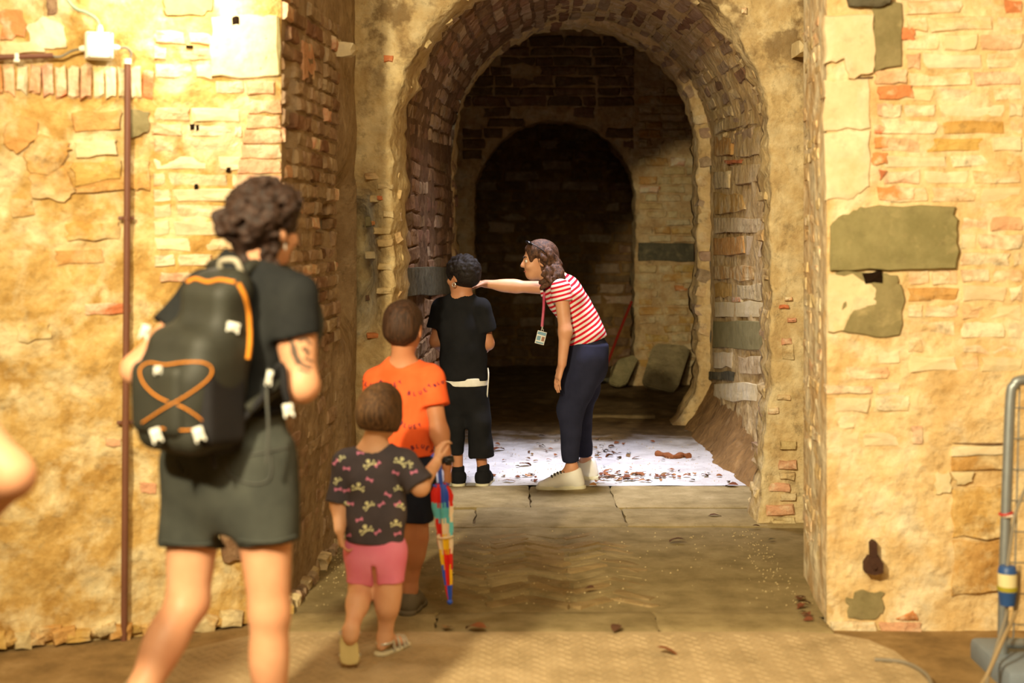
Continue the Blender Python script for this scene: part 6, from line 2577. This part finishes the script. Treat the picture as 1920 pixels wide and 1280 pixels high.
cable([P(1912, 1060, D - .06), P(1906, 1140, D - .08), P(1880, 1200, D - .2), F(1840, 1285, .012), F(1800, 1320, .012)], .007, plain('tan_cable', srgb(150, 128, 92), .6), 'tan cable looping to the floor beside the mesh gate')

# ------------------------------------------------------------------ things stored in the rear chambers


def lean_slab(pts, d_top, d_bot, th, name, label, cat, mat):
    ys = [p[1] for p in pts]
    y0, y1 = min(ys), max(ys)
    q = [P(x, y, d_top + (d_bot - d_top) * (y - y0) / (y1 - y0)) for x, y in pts]
    nrm = (q[1] - q[0]).cross(q[2] - q[0]).normalized()
    if nrm.y < 0:
        nrm = -nrm
    m = MB()
    m.prism(q, nrm, th)
    o = m.build(name, mat, None, False)
    bm = bmesh.new()
    bm.from_mesh(o.data)
    bmesh.ops.recalc_face_normals(bm, faces=bm.faces)
    bmesh.ops.bevel(bm, geom=bm.edges[:], offset=.012, segments=2, affect='EDGES')
    bm.to_mesh(o.data)
    bm.free()
    return tag(o, label, cat)


slab_mat = masonry('leaning_slab_stone', [srgb(140, 128, 92), srgb(160, 146, 108)], srgb(186, 168, 124), .55, .75, 6, dirt_amt=.3, rand_amt=.05)
lean_slab([(1232, 642), (1284, 646), (1294, 654), (1272, 722), (1262, 734), (1212, 722), (1204, 712), (1222, 652)], 13.86, 13.45, .06, 'stone_slab', 'larger rounded stone slab leaning by the inner doorway', 'slab', slab_mat)
lean_slab([(1160, 672), (1188, 664), (1196, 672), (1176, 716), (1160, 722), (1142, 716), (1146, 688)], 13.86, 13.60, .05, 'stone_slab', 'smaller stone slab leaning behind the woman in stripes', 'slab', slab_mat)
m = MB()
m.tube([P(1184, 566, 13.95), P(1160, 626, 13.6), P(1134, 694, 13.3)], .014, 8)
tag(m.build('pole', plain('red_paint', srgb(150, 44, 30), .5), None, True), 'thin red pole leaning in the dark inner doorway', 'pole')
m = MB()
m.box(F(1128, 712, .03), (.16, .10, .05), Matrix.Rotation(.3, 3, 'Z'), .015)
m.box(F(1120, 712, .06) + Vector((.02, 0, .01)), (.07, .07, .03), Matrix.Rotation(.1, 3, 'Z'), .01)
tag(m.build('fallen_stone', M['stone_dark'], None, True), 'dark flat stone on the floor below the red pole', 'stone')
m = MB()
m.box(F(1165, 780, .012), (.55, .12, .03), Matrix.Rotation(-.05, 3, 'Z'), .008)
tag(m.build('plank', plain('old_wood', srgb(122, 104, 74), .9, .1, var=.3), None, True), 'old wooden plank lying on the dark chamber floor', 'plank')

# ------------------------------------------------------------------ fallen leaves, bark and crumbs
leaf_cols = [srgb(110, 64, 42), srgb(136, 84, 52), srgb(90, 62, 44), srgb(156, 110, 70), srgb(120, 92, 62), srgb(80, 72, 48)]
leaf_m = [plain('dry_leaf_%s' % w, c, .8, .15, var=.25, scale=60) for w, c in zip(('russet', 'brown', 'dark', 'tan', 'grey', 'olive'), leaf_cols)]


def leaf_mesh(k, m):
    r = random.Random(k)
    w = r.uniform(.25, .42)
    b, tw = r.uniform(.05, .25), r.uniform(-.15, .15)
    pr = [(0, 0), (.25, .8), (.5, 1), (.75, .7), (1, 0)]
    vs = []
    for t, q in pr:
        zc = b * math.sin(math.pi * t)
        vs += [(t - .5, -w * q + r.uniform(-.04, .04), zc + .12 * q + tw * t), (t - .5, 0, zc), (t - .5, w * q + r.uniform(-.04, .04), zc + .12 * q - tw * t)]
    fs = []
    for i in range(4):
        a = i * 3
        fs += [(a, a + 1, a + 4, a + 3), (a + 1, a + 2, a + 5, a + 4)]
    # a short stalk
    n = len(vs)
    vs += [(-.5, -.015, 0), (-.5, .015, 0), (-.75, 0, .05)]
    fs.append((n, n + 1, n + 2))
    me = mesh('leaf', vs, fs, True)
    me.materials.append(m)
    return me


LEAF = [[leaf_mesh(k * 7 + j, leaf_m[k]) for j in range(4)] for k in range(6)]


def put_leaf(p, size, k, label, group, name='leaf', cat='leaf'):
    o = bpy.data.objects.new(name, random.choice(LEAF[k]))
    COL.objects.link(o)
    o.location = p
    o.rotation_euler = (random.gauss(0, .2), random.gauss(0, .2), random.uniform(0, 6.28))
    o.scale = (size * .9, size * .9, size * .45)
    return tag(o, label, cat, group)


def zfloor(y):
    return .020 if y > 8.5 else .004


TONE = ('russet', 'brown', 'dark brown', 'tan', 'greyish', 'olive')


def scatter(n, fn, label, group, size, ks):
    c = 0
    while c < n:
        x, y = fn()
        p = F(x, y, .02)
        if p.y < 8.56 or p.y > 11.5 or (abs(x - 880) < 36 and y > 868) or (1012 < x < 1118 and y > 866):
            continue
        q = Vector((p.x, p.y, .021))
        if not (-.45 < q.x < 1.5 - max(0, (q.y - 9.4) * .2)):
            continue
        k = random.choice(ks)
        put_leaf(q, random.uniform(*size), k, label.replace('small dry', 'small dry ' + TONE[k]).replace('small dark leaf', 'small ' + TONE[k] + ' leaf'), group)
        c += 1


g = random.gauss
scatter(95, lambda: (g(1135, 85), 893 + g(0, 6)), 'small dry leaf in the leaf litter along the front of the pale floor', 'leaf litter on the pale floor', (.03, .062), (0, 1, 2, 3, 4))
scatter(34, lambda: (g(1118, 28), 850 + g(0, 9)), 'small dry leaf in the patch of litter behind the woman in stripes', 'leaf litter behind the guide', (.03, .06), (1, 2, 4, 2))
scatter(46, lambda: (random.uniform(925, 1415), random.uniform(808, 905)), 'small dry leaf scattered singly on the pale floor', 'scattered leaves on the pale floor', (.025, .055), (2, 4, 5, 1))
scatter(16, lambda: (random.uniform(1000, 1090), random.uniform(812, 850)), 'small dark leaf scattered between the boy and the guide', 'dark leaves beyond the guide', (.03, .05), (2, 5))
put_leaf(F(985, 871, .02), .12, 0, 'large russet leaf on the pale floor left of the white shoe', None)
put_leaf(F(935, 843, .02), .12, 0, 'russet leaf on the pale floor just right of the boy in black', None)
put_leaf(F(1192, 858, .02), .07, 1, 'brown leaf on the pale floor left of the long strip of bark', None)
put_leaf(F(1372, 910, .02), .09, 0, 'russet leaf at the threshold near the right arch foot', None)
put_leaf(F(1112, 909, .03), .05, 3, 'tan leaf standing beside the heel of the white shoe', None)
m = MB()
pts = [F(x, y, .025) for x, y in ((1230, 850), (1245, 852), (1262, 856), (1280, 853), (1292, 855))]
m.tube(spline(pts, 4), [.018 + .006 * math.sin(i * 1.3) for i in range(17)], 8)
tag(m.build('bark', leaf_m[1], None, True), 'long reddish strip of bark lying on the pale floor', 'bark')
for (x, y, s_, k, lab) in [(1270, 1016, .09, 2, 'dark curled leaf in the middle of the passage floor'), (1418, 989, .05, 0, 'small russet leaf at the foot of the right arch jamb'), (893, 1181, .10, 1, 'brown leaf on the kerb beside the umbrella tip'),
                           (838, 1179, .06, 3, 'tan leaf on the kerb behind the girl'), (1155, 1181, .08, 2, 'dark leaf on the kerb in the middle of the passage'), (1250, 1224, .09, 1, 'brown leaf on the tread plate'),
                           (1105, 1106, .06, 2, 'dark leaf on the worn herringbone bricks'), (1340, 970, .08, 2, 'dark leaf on the threshold slab'), (1447, 1014, .04, 5, 'small olive leaf on the passage floor near the right arch')]:
    p = F(x, y, .01)
    put_leaf(p + Vector((0, 0, .008)), s_, k, lab, None)
for i in range(12):
    x, y = 1502 + g(0, 6) + max(0, i - 6) * 2.5, 1118 + i * 4 + g(0, 3)
    p = F(x, y, .01)
    put_leaf(Vector((min(p.x, 1.20), p.y, .014)), random.uniform(.035, .07), random.choice((0, 0, 2)), 'small brown leaf in the corner at the foot of the right pier', 'leaves at the foot of the right pier')
# crumbs of plaster, too many to count
vs, fs = [], []
for i in range(900):
    q = random.random()
    if q < .45:
        x, y = random.uniform(-.4, 1.45), random.uniform(8.6, 10.3)
        z0 = .016
    elif q < .75:
        x, y = random.uniform(-.8, 1.2), random.uniform(5.8, 7.3)
        z0 = .002
    else:
        x, y = random.choice((random.uniform(-.88, -.75), random.uniform(1.1, 1.24))), random.uniform(5.8, 7.3)
        z0 = .004
    s_ = random.uniform(.0015, .005)
    b = len(vs)
    vs += [(x - s_, y - s_, z0), (x + s_, y - s_ * .6, z0), (x, y + s_, z0), (x + g(0, s_ * .2), y, z0 + s_ * 1.2)]
    fs += [(b, b + 1, b + 3), (b + 1, b + 2, b + 3), (b + 2, b, b + 3)]
o = link('plaster_crumbs', mesh('crumbs', vs, fs), M['slab_pale'])
tag(o, 'crumbs of plaster and grit strewn over the passage floor', 'rubble', None, 'stuff')
